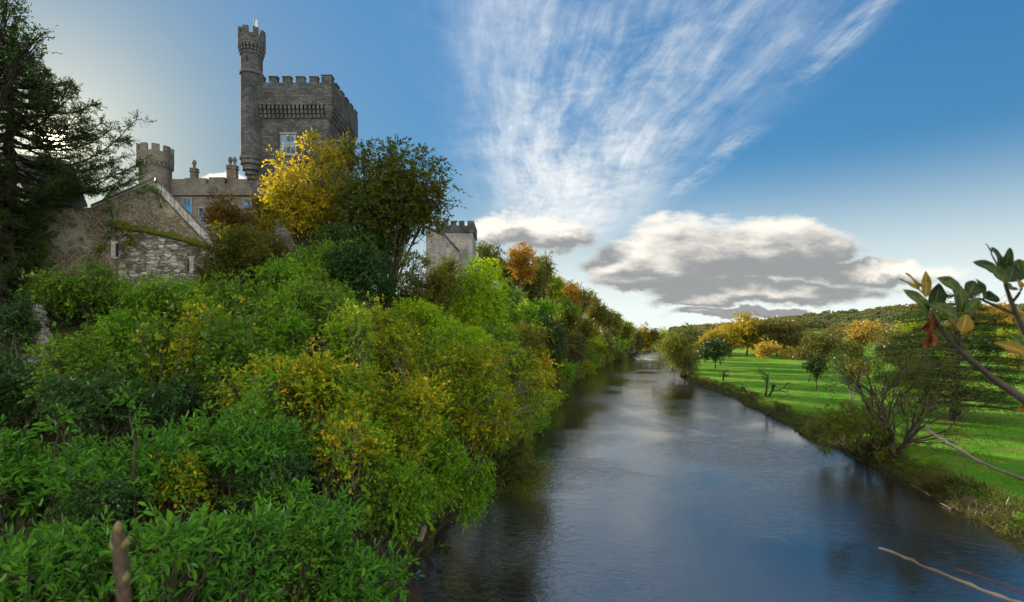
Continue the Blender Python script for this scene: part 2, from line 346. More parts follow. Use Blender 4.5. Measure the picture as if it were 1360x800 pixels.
def grass_mat():
    m, g, out = mat('meadow_grass'); p = geo_pos(g)
    n = g.noise(p, .06, 4, .6); n2 = g.noise(p, .7, 6, .65); n3 = g.noise(p, 6.0, 4, .7)
    col = g.mix(g.smooth(n, .35, .65), (.058, .205, .006, 1), (.115, .25, .010, 1))
    col = g.mix(g.mul(g.smooth(n2, .48, .70), .55), col, (.040, .125, .008, 1))
    col = g.mix(g.mul(g.smooth(n2, .40, .25), .45), col, (.17, .20, .025, 1))
    col = g.mix(1.0, col, g.ramp(n3, [(.25, (.6, .6, .6)), (.75, (1.3, 1.3, 1.2))]), 'MULTIPLY')
    n4 = g.noise(p, .22, 5, .65, .6); n5 = g.noise(p, 2.4, 3, .5)
    col = g.mix(g.mul(g.smooth(n4, .50, .62), .6), col, (.15, .165, .035, 1))
    col = g.mix(g.mul(g.smooth(n5, .60, .68), .65), col, (.030, .085, .010, 1))
    col = g.mix(g.mul(g.smooth(g.noise(p, 9.0, 2, .5), .70, .74), .7), col, (.20, .13, .03, 1))
    b = principled(g, out, col, .9, g.add(g.add(n3, n2), n5), 1.0, .25, .1)
    return m
M['grass'] = grass_mat()
def soil_mat(name, a, b, c, sc=.5):
    m, g, out = mat(name); p = geo_pos(g)
    n = g.noise(p, sc, 6, .65); n2 = g.noise(p, sc * 6, 5, .65)
    col = g.mix(g.smooth(n, .35, .65), c4(a), c4(b)); col = g.mix(g.smooth(n2, .5, .7), col, c4(c))
    principled(g, out, col, .95, n2, .8, .15, .1); return m
M['hillsoil'] = soil_mat('hillside_leaf_litter', (.020, .024, .008), (.045, .040, .018), (.020, .038, .008))
M['mud'] = soil_mat('river_mud', (.030, .025, .016), (.05, .042, .03), (.02, .018, .012))
def hills_mat():
    m, g, out = mat('hill_fields'); p = geo_pos(g)
    n = g.noise(p, .012, 5, .6); n2 = g.noise(p, .12, 5, .65)
    col = g.mix(g.smooth(n, .42, .58), (.075, .10, .025, 1), (.12, .20, .025, 1))
    col = g.mix(g.mul(g.smooth(n2, .5, .7), .5), col, (.08, .07, .03, 1))
    principled(g, out, col, .95, n2, .5, .6, .1); return m
M['hills'] = hills_mat()
def water_mat():
    m, g, out = mat('river_water'); p = geo_pos(g)
    mp = g.node('ShaderNodeMapping'); mp.vector_type = 'TEXTURE'; g.put(mp, 'Vector', p)
    mp.inputs['Rotation'].default_value = (0, 0, R(-14)); mp.inputs['Scale'].default_value = (1.45, 1.0, 1.0)
    q = mp.outputs[0]
    big = g.noise(q, .20, 3, .5, .8); mid = g.noise(q, .95, 4, .55, 1.2); sm = g.noise(q, 3.6, 3, .6, 1.6)
    crest = g.sub(1.0, g.m('ABSOLUTE', g.sub(g.mul(g.noise(q, 2.0, 3, .6, 1.4), 2.0), 1.0)))      # short choppy crests
    patch = g.smooth(g.noise(p, .060, 4, .6, .5), .36, .62)
    h = g.add(g.mul(big, .4), g.add(g.mul(mid, g.add(.12, g.mul(patch, .22))), g.add(g.mul(sm, g.add(.10, g.mul(patch, .16))), g.mul(g.m('POWER', crest, 3.0), g.add(.04, g.mul(patch, .20))))))
    b = principled(g, out, (.012, .010, .007, 1), .03, h, 1.0, .038, .5, 0, 3.0)
    return m
M['water'] = water_mat()

# ------------------------------------------------------------------ object helpers
def link(o, parent=None):
    COL.objects.link(o)
    if parent is not None:
        o.parent = parent
        o.matrix_parent_inverse = Matrix.Identity(4)
        o.location = -parent.location if parent.type == 'EMPTY' or parent.location.length else (0, 0, 0)
        if parent.parent is not None: o.location = (0, 0, 0)
    return o
def tag(o, label, cat, group=None, kind=None):
    if label: o['label'] = label
    if cat: o['category'] = cat
    if group: o['group'] = group
    if kind: o['kind'] = kind
    return o
def thing(name, label, cat, loc=(0, 0, 0), group=None):
    o = bpy.data.objects.new(name, None); COL.objects.link(o); o.location = loc; o.empty_display_size = .3
    return tag(o, label, cat, group)
def np_mesh(name, verts, quads, m, parent=None, rnd=None, smooth=False):
    """verts (N,3), quads (K,4) int; world coordinates"""
    me = bpy.data.meshes.new(name)
    verts = np.asarray(verts, np.float32); quads = np.asarray(quads, np.int32)
    k, s = quads.shape
    me.vertices.add(len(verts)); me.vertices.foreach_set('co', verts.ravel())
    me.loops.add(k * s); me.loops.foreach_set('vertex_index', quads.ravel())
    me.polygons.add(k); me.polygons.foreach_set('loop_start', np.arange(0, k * s, s, dtype=np.int32))
    me.update(calc_edges=True)
    if smooth: me.polygons.foreach_set('use_smooth', np.ones(k, dtype=bool))
    if rnd is not None:
        at = me.attributes.new('rnd', 'FLOAT', 'FACE'); at.data.foreach_set('value', np.asarray(rnd, np.float32))
    me.materials.append(m)
    return link(bpy.data.objects.new(name, me), parent)
def bm_obj(name, bm, m, parent=None, smooth=False):
    me = bpy.data.meshes.new(name)
    bmesh.ops.recalc_face_normals(bm, faces=bm.faces)
    bm.to_mesh(me); bm.free(); me.materials.append(m)
    if smooth: me.polygons.foreach_set('use_smooth', np.ones(len(me.polygons), dtype=bool))
    return link(bpy.data.objects.new(name, me), parent)
def box(bm, x0, x1, y0, y1, z0, z1):
    v = [bm.verts.new(c) for c in ((x0,y0,z0),(x1,y0,z0),(x1,y1,z0),(x0,y1,z0),(x0,y0,z1),(x1,y0,z1),(x1,y1,z1),(x0,y1,z1))]
    for f in ((0,3,2,1),(4,5,6,7),(0,1,5,4),(1,2,6,5),(2,3,7,6),(3,0,4,7)): bm.faces.new([v[i] for i in f])
def prism(bm, poly, d):
    """extrude a planar polygon (list of Vectors) along d"""
    a = [bm.verts.new(p) for p in poly]; b = [bm.verts.new(Vector(p) + d) for p in poly]
    n = len(poly); bm.faces.new(a); bm.faces.new(b[::-1])
    for i in range(n): bm.faces.new((a[i], b[i], b[(i+1) % n], a[(i+1) % n]))
def lathe(bm, cx, cy, prof, n=24, a0=0, a1=2*math.pi):
    full = abs(a1 - a0 - 2*math.pi) < 1e-6
    rings = []
    for r, z in prof:
        k = n if full else n + 1
        rings.append([bm.verts.new((cx + r*math.cos(a0+(a1-a0)*i/n), cy + r*math.sin(a0+(a1-a0)*i/n), z)) for i in range(k)])
    for A, B in zip(rings, rings[1:]):
        k = len(A)
        for i in range(k if full else k-1):
            j = (i+1) % k
            bm.faces.new((A[i], A[j], B[j], B[i]))
    bm.faces.new(rings[0][::-1]); bm.faces.new(rings[-1])
def ring_merlons(bm, cx, cy, r0, r1, z0, z1, n, fill=.55, seg=4, phase=0):
    for k in range(n):
        a0 = phase + 2*math.pi*k/n; a1 = a0 + 2*math.pi/n*fill
        lo = []
        for r in (r0, r1):
            for z in (z0, z1):
                lo.append([bm.verts.new((cx+r*math.cos(a0+(a1-a0)*i/seg), cy+r*math.sin(a0+(a1-a0)*i/seg), z)) for i in range(seg+1)])
        A, B, C, D = lo   # inner low, inner high, outer low, outer high
        for i in range(seg):
            bm.faces.new((C[i], C[i+1], D[i+1], D[i])); bm.faces.new((A[i+1], A[i], B[i], B[i+1]))
            bm.faces.new((D[i], D[i+1], B[i+1], B[i])); bm.faces.new((A[i], A[i+1], C[i+1], C[i]))
        bm.faces.new((A[0], C[0], D[0], B[0])); bm.faces.new((C[-1], A[-1], B[-1], D[-1]))

class Tubes:
    """collects tapered polyline tubes into one mesh"""
    def __init__(s): s.v = []; s.q = []; s.n = 0
    def add(s, pts, rad, sides=5):
        pts = np.asarray([tuple(p) for p in pts], float); rad = np.asarray(rad, float) * np.ones(len(pts))
        t = np.gradient(pts, axis=0); t /= np.linalg.norm(t, axis=1)[:, None] + 1e-9
        ref = np.where(np.abs(t[:, 2:3]) > .9, np.array([[1., 0, 0]]), np.array([[0, 0, 1.]]))
        u = np.cross(t, ref); u /= np.linalg.norm(u, axis=1)[:, None] + 1e-9
        w = np.cross(t, u)
        a = np.linspace(0, 2*np.pi, sides, endpoint=False)
        ring = pts[:, None] + rad[:, None, None]*(np.cos(a)[None, :, None]*u[:, None] + np.sin(a)[None, :, None]*w[:, None])
        k = len(pts); base = s.n
        s.v.append(ring.reshape(-1, 3)); s.n += k*sides
        i = np.arange(k-1)[:, None]; j = np.arange(sides)[None, :]
        j2 = (j+1) % sides
        q = np.stack([base+i*sides+j, base+i*sides+j2, base+(i+1)*sides+j2, base+(i+1)*sides+j], -1).reshape(-1, 4)
        s.q.append(q)
    def build(s, name, m, parent=None):
        return np_mesh(name, np.concatenate(s.v), np.concatenate(s.q), m, parent, smooth=True)

def bez(p0, p1, sag=0.0, n=6, wob=0.0, up=0.0):
    p0 = np.array(p0, float); p1 = np.array(p1, float); t = np.linspace(0, 1, n)[:, None]
    q = p0*(1-t) + p1*t
    q[:, 2] += up*np.sin(np.pi*t[:, 0]) - sag*t[:, 0]**2
    if wob: 
        w = rng.normal(0, wob, (n, 3)); w[0] = 0; w[-1] = 0; q += w
    return q
def unit(a): return a / (np.linalg.norm(a, axis=-1, keepdims=True) + 1e-9)

def leaves_on_shoots(O, D, L, nl, ll, lw, spread=.9, droop=.25, hi=False, rmix=1.0, clump_rnd=None, flat=.5):
    """leaf faces along shoots. O,D (n,3); L (n,)"""
    n = len(O)
    t = (np.arange(nl) + .6) / nl
    pos = O[:, None] + D[:, None]*(L[:, None]*t[None])[..., None]
    pos[..., 2] -= droop*L[:, None]*t[None]**2
    ph = np.arange(nl)*2.39996
    ph = ph[None] + rng.uniform(0, 6.28, (n, 1)) + rng.normal(0, .4, (n, nl))
    ref = unit(np.cross(D, np.array([.13, .21, 1.0]))); ref2 = unit(np.cross(D, ref))
    perp = np.cos(ph)[..., None]*ref[:, None] + np.sin(ph)[..., None]*ref2[:, None]
    sp = spread * (1.15 - .7*t)[None, :, None]
    dirs = unit(D[:, None]*np.cos(sp) + perp*np.sin(sp) + np.array([0, 0, -droop*.8]) + rng.normal(0, .16, (n, nl, 3)))
    nrm = np.array([0, 0, 1.0])*flat + unit(rng.normal(0, 1, (n, nl, 3)))*(1-flat*.6) + D[:, None]*.25
    side = unit(np.cross(dirs, nrm)); nrm = np.cross(side, dirs)
    s = rng.uniform(.5, 1.15, (n, nl, 1))*rng.uniform(.75, 1.3, (n, 1, 1))
    l = ll*s; w = lw*s*.5
    if not hi:
        v = np.stack([pos, pos+dirs*l*.5+side*w, pos+dirs*l, pos+dirs*l*.5-side*w], 2).reshape(-1, 3)
        q = np.arange(len(v)).reshape(-1, 4)
        rep = 1
    else:
        dn = nrm*w*.45
        a = pos; b = pos+dirs*l*.35+side*w-dn*-1; c = pos+dirs*l*.75+side*w*.75+dn*.6; e = pos+dirs*l-nrm*l*.10
        f = pos+dirs*l*.75-side*w*.75+dn*.6; h = pos+dirs*l*.35-side*w+dn
        v = np.stack([a, b, c, e, f, h], 2).reshape(-1, 3)
        k = np.arange(n*nl)[:, None]*6
        q = np.concatenate([k+np.array([[0, 1, 2, 3]]), k+np.array([[0, 3, 4, 5]])], 1).reshape(-1, 4)
        rep = 2
    r = rng.uniform(0, 1, (n, nl))
    if clump_rnd is not None: r = r*rmix + clump_rnd[:, None]*(1-rmix)
    return v, q, np.repeat(r.ravel(), rep)

def lobes_for(c, rad, k, lobe=.42):
    d = unit(rng.normal(0, 1, (k, 3))); d[:, 2] = d[:, 2]*.9 + .1
    rr = rng.uniform(.35, .78, (k, 1))
    cen = np.array(c) + d*rr*np.array(rad)
    rs = rng.uniform(.75, 1.2, (k, 1))*lobe*np.array(rad)
    return cen, rs
def shoots_on(cen, rs, n, up=.3, inner=.55):
    k = len(cen)
    wgt = np.prod(rs, 1)**(2/3); idx = rng.choice(k, n, p=wgt/wgt.sum())
    d = unit(rng.normal(0, 1, (n, 3)))
    u = rng.uniform(inner**2, 1.12, (n, 1))**.5
    O = cen[idx] + d*rs[idx]*u
    q = (O[:, None]-cen[None])/rs[None]
    dd = np.linalg.norm(q, axis=2); dd[np.arange(n), idx] = 9
    keep = (dd.min(1) > .62) | (rng.uniform(0, 1, n) < .18)
    D = unit(d*.75 + np.array([0, 0, up]) + rng.normal(0, .35, (n, 3)))
    return O[keep], D[keep], idx[keep]

# ------------------------------------------------------------------ terrain
YL = [-60, 0, 24, 33, 45, 65, 85, 108, 140, 173, 210, 247, 280, 330, 420]
XL = [-6, -5, -4.6, -4, -2, 2, 5, 8.5, 17, 26, 38, 51, 64, 92, 150]
YR = [-60, 0, 25, 31, 45, 66, 72, 86, 100, 123, 142, 165, 200, 240, 280, 330, 420]
XR = [24, 27, 28.5, 29, 32, 35, 36.5, 38, 41, 42, 44.5, 52, 66, 84, 102, 130, 190]
def lerp_s(y, ys, xs):
    return (np.interp(y-4, ys, xs) + 2*np.interp(y, ys, xs) + np.interp(y+4, ys, xs))/4
def sst(a, b, x):
    t = np.clip((x-a)/(b-a), 0, 1); return t*t*(3-2*t)
def wav(x, y):
    return (np.sin(x*.31+y*.17)+np.sin(x*.13-y*.29+1.3)+.6*np.sin(x*.71+y*.63+.4))/2.6
def T(x, y):
    x = np.asarray(x, float); y = np.asarray(y, float)
    xl = lerp_s(y, YL, XL)+.7*np.sin(y*.37)*np.exp(-((y-60)/90)**2)+.3*np.sin(y*1.1); xr = lerp_s(y, YR, XR)+.5*np.sin(y*.45+1)+.25*np.sin(y*1.3)
    dl = xl-x; dr = x-xr
    A = np.interp(y, [-60, 12, 20, 27, 34, 60, 115, 150, 200, 260, 310, 400, 900], [7, 8, 9.5, 12, 15.5, 16, 20, 20, 14, 8, 5, 4, 10])/16
    hl = np.interp(dl, [0, 3, 8, 14, 22, 40, 100, 500], [.0, 3, 8.5, 13.2, 14.8, 16.2, 17, 17])*A + sst(2, 8, dl)*wav(x, y)*.35
    hr = 1.35*sst(0, 2.0, dr) + .75*sst(2, 60, dr) + sst(3, 15, dr)*wav(x*.5, y*.5)*.18
    # distant hills to the right and ahead
    az = x/np.maximum(y, 1)
    hill = sst(380, 900, y)*np.interp(az, [.05, .3, .42, .58, .72, .95, 1.4], [2, 5, 13, 29, 40, 45, 41])
    hill = hill*(1+.06*np.sin(x*.012+1)+.04*np.sin(x*.03))
    hr = hr + hill*sst(0, 40, dr); hl = hl + hill*sst(0, 40, dl)*(y > 380)
    mid = -np.minimum(1.6, .6*np.minimum(-dl, -dr))
    return np.where(dl > 0, hl, np.where(dr > 0, hr, mid))
def Tz(x, y): return float(T(np.array([x]), np.array([y]))[0])

def axis(a, b, step, lo, hi, grow=1.12):
    pts = list(np.arange(a, b+1e-6, step)); s = step
    while pts[-1] < hi: s *= grow; pts.append(pts[-1]+s)
    s = step; pre = [a]
    while pre[-1] > lo: s *= grow; pre.append(pre[-1]-s)
    return np.array(pre[:0:-1]+pts)
def build_ground():
    xs = axis(-45, 75, 1.0, -1600, 2600); ys = axis(-10, 150, 1.1, -80, 3000)
    X, Y = np.meshgrid(xs, ys); Z = T(X, Y)
    V = np.stack([X, Y, Z], -1).reshape(-1, 3)
    nx = len(xs); i, j = np.meshgrid(np.arange(len(ys)-1), np.arange(nx-1), indexing='ij')
    Q = np.stack([i*nx+j, i*nx+j+1, (i+1)*nx+j+1, (i+1)*nx+j], -1).reshape(-1, 4)
    c = V[Q].mean(1)
    xl = lerp_s(c[:, 1], YL, XL); xr = lerp_s(c[:, 1], YR, XR)
    left = c[:, 0] < xl-.4; right = c[:, 0] > xr+1.0; far = c[:, 1] > 395
    for name, msk, m in (('hillside', left & ~far, 'hillsoil'), ('meadow', right & ~far, 'grass'), ('hills', far, 'hills'), ('riverbed', ~left & ~right & ~far, 'mud')):
        q = Q[msk]; u, inv = np.unique(q, return_inverse=True)
        o = np_mesh(name, V[u], inv.reshape(-1, 4), M[m], smooth=True); o['kind'] = 'structure'
    yy = np.arange(-78, 396, 3.0); L = lerp_s(yy, YL, XL)-2.5; Rr = lerp_s(yy, YR, XR)+2.5
    v = np.concatenate([np.stack([L, yy, 0*yy], 1), np.stack([Rr, yy, 0*yy], 1)]); n = len(yy)
    k = np.arange(n-1); o = np_mesh('river', v, np.stack([k, k+n, k+n+1, k+1], 1), M['water']); o['kind'] = 'structure'
build_ground()

# ------------------------------------------------------------------ castle keep tower
CAS = 'castle'
def wall_window(root, x, z0, z1, w, yf, nx, nz, axis='x'):
    """mullioned window on a wall facing -Y (axis x) or +X (axis y): frame proud of the wall, glass panes behind"""
    bm = bmesh.new(); fr = .13
    def bx_(bm, a0, a1, d0, d1, zz0, zz1):
        if axis == 'x': box(bm, a0, a1, yf+d0, yf+d1, zz0, zz1)
        else: box(bm, yf-d1, yf-d0, a0, a1, zz0, zz1)
    a0, a1 = x-w/2, x+w/2
    bx_(bm, a0-fr, a0, -.06, .12, z0, z1); bx_(bm, a1, a1+fr, -.06, .12, z0, z1)
    bx_(bm, a0-fr-.08, a1+fr+.08, -.12, .12, z1, z1+fr+.06); bx_(bm, a0-fr-.05, a1+fr+.05, -.12, .12, z0-fr, z0)
    for i in range(1, nx): bx_(bm, a0+w*i/nx-.05, a0+w*i/nx+.05, -.03, .10, z0, z1)
    for j in range(1, nz):
        zz = z0+(z1-z0)*j/nz
        for i in range(nx):
            bx_(bm, a0+w*i/nx+(.05 if i else 0), a0+w*(i+1)/nx-(.05 if i < nx-1 else 0), -.025, .10, zz-.05, zz+.05)
    f = bm_obj('window', bm, M['frame'], root)
    bm = bmesh.new(); bx_(bm, a0, a1, -.012, .02, z0, z1); bm_obj('pane', bm, M['glass'], f)

def keep():
    Y0, Y1, X0, X1 = 62.35, 72.2, -29.9, -21.1
    t = thing('castle_tower', 'tall grey square castle tower with a battlemented top and a round corner turret', CAS, (-25, 67, Tz(-25, 67)))
    zb = 10.0
    bm = bmesh.new(); box(bm, X0, X1, Y0, Y1, zb, 37.9); bm_obj('wall', bm, M['castle'], t)
    # quoins at the near right corner
    bm = bmesh.new()
    z = 22.0; k = 0
    while z < 36.2:
        a, b = (.75, .42) if k % 2 else (.42, .75)
        box(bm, X1-a, X1+.025, Y0-.025, Y0+b, z, z+.36); z += .40; k += 1
    bm_obj('quoin', bm, M['trim'], t)
    # string course
    bm = bmesh.new(); box(bm, X0-.1, X1+.13, Y0-.13, Y1+.1, 31.45, 31.72); bm_obj('string_course', bm, M['trim'], t)
    # corbels under the parapet, each a stepped bracket
    px0, px1, py0, py1 = X0-.1, X1+.5, Y0-.5, Y1+.35
    n = 17
    for i in range(n):
        xa = X0+1.15+(X1-X0-1.3)*i/(n-1); bm = bmesh.new()
        for dz, dp in ((36.5, .17), (36.95, .32), (37.4, .46)):
            box(bm, xa-.13, xa+.13, Y0-dp, Y0+.05, dz, dz+.43)
        bm_obj('corbel', bm, M['trim'], t)
    for i in range(n):
        ya = Y0+.35+(Y1-Y0-.5)*i/(n-1); bm = bmesh.new()
        for dz, dp in ((36.5, .17), (36.95, .32), (37.4, .46)):
            box(bm, X1-.05, X1+dp, ya-.13, ya+.13, dz, dz+.43)
        bm_obj('corbel', bm, M['trim'], t)
    bm = bmesh.new()
    lathe(bm, X1+.02, Y0-.02, [(.10, 36.2), (.28, 36.55), (.36, 36.9), (.44, 37.2), (.52, 37.5), (.52, 37.8)], 14)
    bm_obj('corner_corbel', bm, M['trim'], t)
    # parapet with merlons
    bm = bmesh.new(); th = .55; zt = 40.35; zp = 37.85; zm = 41.1
    box(bm, px0, px1, py0, py0+th, zp, zt); box(bm, px0, px1, py1-th, py1, zp, zt)
    box(bm, px1-th, px1, py0+th, py1-th, zp, zt); box(bm, px0, px0+th, py0+th, py1-th, zp, zt)
    box(bm, px0+th, px1-th, py0+th, py1-th, zp, zp+.3)
    pit = 1.54
    for k in range(1, 6):
        xe = px1-.95-(k-1)*pit-.62
        box(bm, xe-.95, xe, py0+.002, py0+th, zt, zm-.12); box(bm, xe-.99, xe+.04, py0-.05, py0+th+.05, zm-.12, zm)
        box(bm, xe-.95, xe, py1-th, py1-.002, zt, zm-.12); box(bm, xe-.99, xe+.04, py1-th-.05, py1+.05, zm-.12, zm)
    box(bm, px1-1.15, px1-.002, py0+.002, py0+1.0, zt, zm+.05); box(bm, px1-1.2, px1+.05, py0-.05, py0+1.05, zm+.05, zm+.17)
    pit = (py1-py0-1.0)/5.2
    for k in range(5):
        y0 = py0+1.0+.75+k*pit
        if y0+1.15 > py1: break
        box(bm, px1-th, px1-.002, y0, y0+1.2, zt, zm-.12); box(bm, px1-th-.05, px1+.05, y0-.04, y0+1.24, zm-.12, zm)
        box(bm, px0+.002, px0+th, y0, y0+1.2, zt, zm)
    bm_obj('parapet', bm, M['castle'], t)
    wall_window(t, -25.7, 32.3, 34.65, 1.55, Y0, 3, 2)
    wall_window(t, -25.2, 27.0, 29.2, 1.5, Y0, 3, 2)
    wall_window(t, 68.3, 32.4, 34.3, 1.4, X1, 2, 2, 'y')
    # round corner turret on a corbelled cone
    cx, cyy = -30.0, 62.5; r = 1.17
    bm = bmesh.new()
    lathe(bm, cx, cyy, [(r, 31.9), (r, 41.4), (r*.99, 44.2)], 32)
    tur = bm_obj('turret', bm, M['castle'], t)
    bm = bmesh.new()
    lathe(bm, cx, cyy, [(.12, 28.7), (.30, 29.0), (.30, 29.3), (.52, 29.45), (.52, 29.8), (.76, 29.95), (.76, 30.3), (1.0, 30.45), (1.0, 30.95), (1.2, 31.1), (1.2, 31.5), (1.32, 31.65), (1.32, 31.9)], 28)
    bm_obj('turret_corbel', bm, M['trim'], tur)
    bm = bmesh.new(); lathe(bm, cx, cyy, [(r+.01, 41.3), (r+.14, 41.4), (r+.14, 41.6), (r+.01, 41.75)], 28); bm_obj('string_course', bm, M['trim'], tur)
    for k in range(22):
        a = 2*math.pi*k/22; bm = bmesh.new()
        for dz, dr in ((43.6, .10), (43.95, .2), (44.3, .29)):
            c = Vector((cx+(r+dr/2)*math.cos(a), cyy+(r+dr/2)*math.sin(a), dz))
            s = .085; e1 = Vector((math.cos(a), math.sin(a), 0))*(dr/2); e2 = Vector((-math.sin(a), math.cos(a), 0))*s
            prism(bm, [c-e1-e2, c+e1-e2, c+e1+e2, c-e1+e2], Vector((0, 0, .34)))
        bm_obj('corbel', bm, M['trim'], tur)
    bm = bmesh.new(); lathe(bm, cx, cyy, [(r, 44.2), (r+.31, 44.6), (r+.31, 45.75)], 32)
    ring_merlons(bm, cx, cyy, r-.05, r+.306, 45.74, 46.5, 8, .58, 5, .5)
    bm_obj('turret_parapet', bm, M['castle'], tur)
    for z in (42.6,):
        bm = bmesh.new(); box(bm, cx-.12, cx+.12, cyy-r-.02, cyy-r+.3, z, z+.6); bm_obj('arrow_slit', bm, M['opening_shade'], tur)
    f = thing('flagpole', 'thin pole with a small limp green white and orange flag on the turret', 'flagpole', (-29.7, 62.4, 45.7))
    tb = Tubes(); tb.add([(-29.7, 62.4, 45.7), (-29.7, 62.4, 48.2)], [.035, .025]); tb.build('pole', M['pole'], f)
    vs = []; nq = []
    for i in range(9):
        for j in range(9):
            s = i/8; h = j/8
            vs.append((-29.67+s*.42+.05*math.sin(h*7+s*4), 62.4+.10*math.sin(s*9+h*3), 48.1-h*1.2-s*.95*(.4+.6*h)))
    for i in range(8):
        for j in range(8): nq.append((i*9+j, i*9+j+1, (i+1)*9+j+1, (i+1)*9+j))
    fl = np_mesh('flag', vs, nq, M['flag'], f, smooth=True)
keep()

def chimney(parent, cx, cyy, w, z0, z1, pots):
    bm = bmesh.new(); box(bm, cx-w/2, cx+w/2, cyy-.4, cyy+.4, z0, z1); box(bm, cx-w/2-.08, cx+w/2+.08, cyy-.48, cyy+.48, z1-.35, z1-.15)
    box(bm, cx-w/2-.06, cx+w/2+.06, cyy-.46, cyy+.46, z1+.002, z1+.2)
    c = bm_obj('chimney', bm, M['chimney'], parent)
    for k in range(pots):
        bm = bmesh.new(); px = cx+(k-(pots-1)/2)*.62
        lathe(bm, px, cyy, [(.2, z1+.2), (.17, z1+.55), (.24, z1+.75), (.3, z1+1.05), (.2, z1+1.3), (.12, z1+1.45)], 12)
        bm_obj('chimney_pot', bm, M['chimney'], c)
def castle_range():
    y = 75.0
    t = thing('castle_range', 'low battlemented castle range with two chimneys and blue reflecting windows', CAS, (-41, y+3, Tz(-41, y+3)))
    xa, xb = -47.5, -31.5
    bm = bmesh.new(); box(bm, xa, xb, y, y+8, 12, 31.0); bm_obj('wall', bm, M['range'], t)
    bm = bmesh.new(); box(bm, xa-.1, xb+.1, y-.2, y+.5, 30.9, 32.35); box(bm, xa-.1, xb, y-.3, y+.5, 30.75, 30.9)
    x = xa; k = 0
    widths = [(2.3, .0), (3.0, .35), (2.2, .75), (2.4, .8), (2.0, .75), (2.2, .6)]
    for w, gap in widths:
        if x+w > xb: break
        box(bm, x, x+w, y-.198, y+.5, 32.35, 33.0+.12*((k*7) % 3)); x += w+gap; k += 1
    bm_obj('parapet', bm, M['range'], t)
    bm = bmesh.new(); box(bm, xa+.3, xb-.3, y+.5, y+8, 31.002, 31.6); bm_obj('roof', bm, M['slate'], t)
    chimney(t, -45.7, y+3, .8, 31.4, 35.2, 1); chimney(t, -39.7, y+2, 1.3, 31.4, 35.3, 2)
    wall_window(t, -39.5, 28.6, 30.2, 1.0, y, 2, 2); wall_window(t, -39.6, 25.6, 27.0, 1.1, y, 2, 2)
    wall_window(t, -44.9, 27.9, 30.3, 1.1, y, 2, 1); wall_window(t, -43.0, 27.0, 29.0, .5, y, 1, 1); wall_window(t, -36.6, 28.6, 30.2, 1.0, y, 2, 2)
    # round tower
    cx, cyy = -49.0, 74.5
    r = thing('round_tower', 'short round battlemented tower rising behind the stone house gable', 'tower', (cx, cyy, Tz(cx, cyy)))
    bm = bmesh.new(); lathe(bm, cx, cyy, [(1.95, 12), (1.95, 34.9)], 32); bm_obj('wall', bm, M['range'], r)
    bm = bmesh.new(); lathe(bm, cx, cyy, [(1.95, 34.5), (2.2, 35.0), (2.2, 36.3)], 32); ring_merlons(bm, cx, cyy, 1.8, 2.196, 36.28, 37.2, 9, .62, 5, .2)
    bm_obj('parapet', bm, M['range'], r)
    for k in range(24):
        bm = bmesh.new(); a = 2*math.pi*k/24; c = Vector((cx+2.02*math.cos(a), cyy+2.02*math.sin(a), 34.35)); e1 = Vector((math.cos(a), math.sin(a), 0))*.15; e2 = Vector((-math.sin(a), math.cos(a), 0))*.12
        prism(bm, [c-e1-e2, c+e1-e2, c+e1+e2, c-e1+e2], Vector((0, 0, .55)))
        bm_obj('corbel', bm, M['range'], r)
    bm = bmesh.new(); box(bm, cx-.95, cx-.65, cyy-1.95, cyy-1.5, 33.0, 33.9); bm_obj('arrow_slit', bm, M['opening_shade'], r)
castle_range()
def wing():
    t = thing('castle_wing', 'pale stone castle wing with battlements half hidden behind the trees', CAS, (-10, 97, Tz(-10, 97)))
    x0, x1, y0, y1 = -13.2, -6.9, 95.0, 103.5
    bm = bmesh.new(); box(bm, x0, x1, y0, y1, 10, 29.4); bm_obj('wall', bm, M['pale'], t)
    bm = bmesh.new(); a = .22
    box(bm, x0-a, x1+a, y0-a, y0+.4, 29.3, 30.5); box(bm, x1-.4, x1+a, y0+.4, y1+a, 29.3, 30.5); box(bm, x0-a, x0+.4, y0+.4, y1+a, 29.3, 30.5); box(bm, x0+.4, x1-.4, y1-.2, y1+a, 29.3, 30.5)
    box(bm, x0+.4, x1-.4, y0+.4, y1-.2, 29.3, 29.6)
    for k in range(5):
        xx = x1+a-1.15-k*1.45; box(bm, xx, xx+.95 if k else xx+1.148, y0-a+.002, y0+.4, 30.5, 31.3)
    for k in range(5):
        yy = y0+1.4+k*1.6; box(bm, x1-.4, x1+a-.002, yy, yy+1.0, 30.5, 31.3)
    bm_obj('parapet', bm, M['castle'], t)
    for yy in (97.6, 100.8):
        wall_window(t, yy, 25.4, 27.2, .7, x1, 1, 2, 'y')
    wall_window(t, -11.5, 21.5, 23.0, .8, 91.5, 1, 2)
    bm = bmesh.new()
    poly = [Vector((-14.5, 91.5, 10)), Vector((-9.0, 91.5, 10)), Vector((-9.0, 91.5, 25.5)), Vector((-10.6, 91.5, 27.2)), Vector((-11.4, 91.5, 28.1)), Vector((-14.5, 91.5, 29.5))]
    prism(bm, poly, Vector((0, 3.45, 0))); bm_obj('lower_wall', bm, M['pale'], t)
    bm = bmesh.new()
    prism(bm, [Vector((-8.9, 91.3, 25.35)), Vector((-8.9, 91.3, 25.75)), Vector((-10.6, 91.3, 27.6)), Vector((-11.4, 91.3, 28.5)), Vector((-14.6, 91.3, 29.9)), Vector((-14.6, 91.3, 29.5)), Vector((-11.4, 91.3, 28.1)), Vector((-10.6, 91.3, 27.2))], Vector((0, .7, 0)))
    bm_obj('sloping_coping', bm, M['castle'], t)
wing()

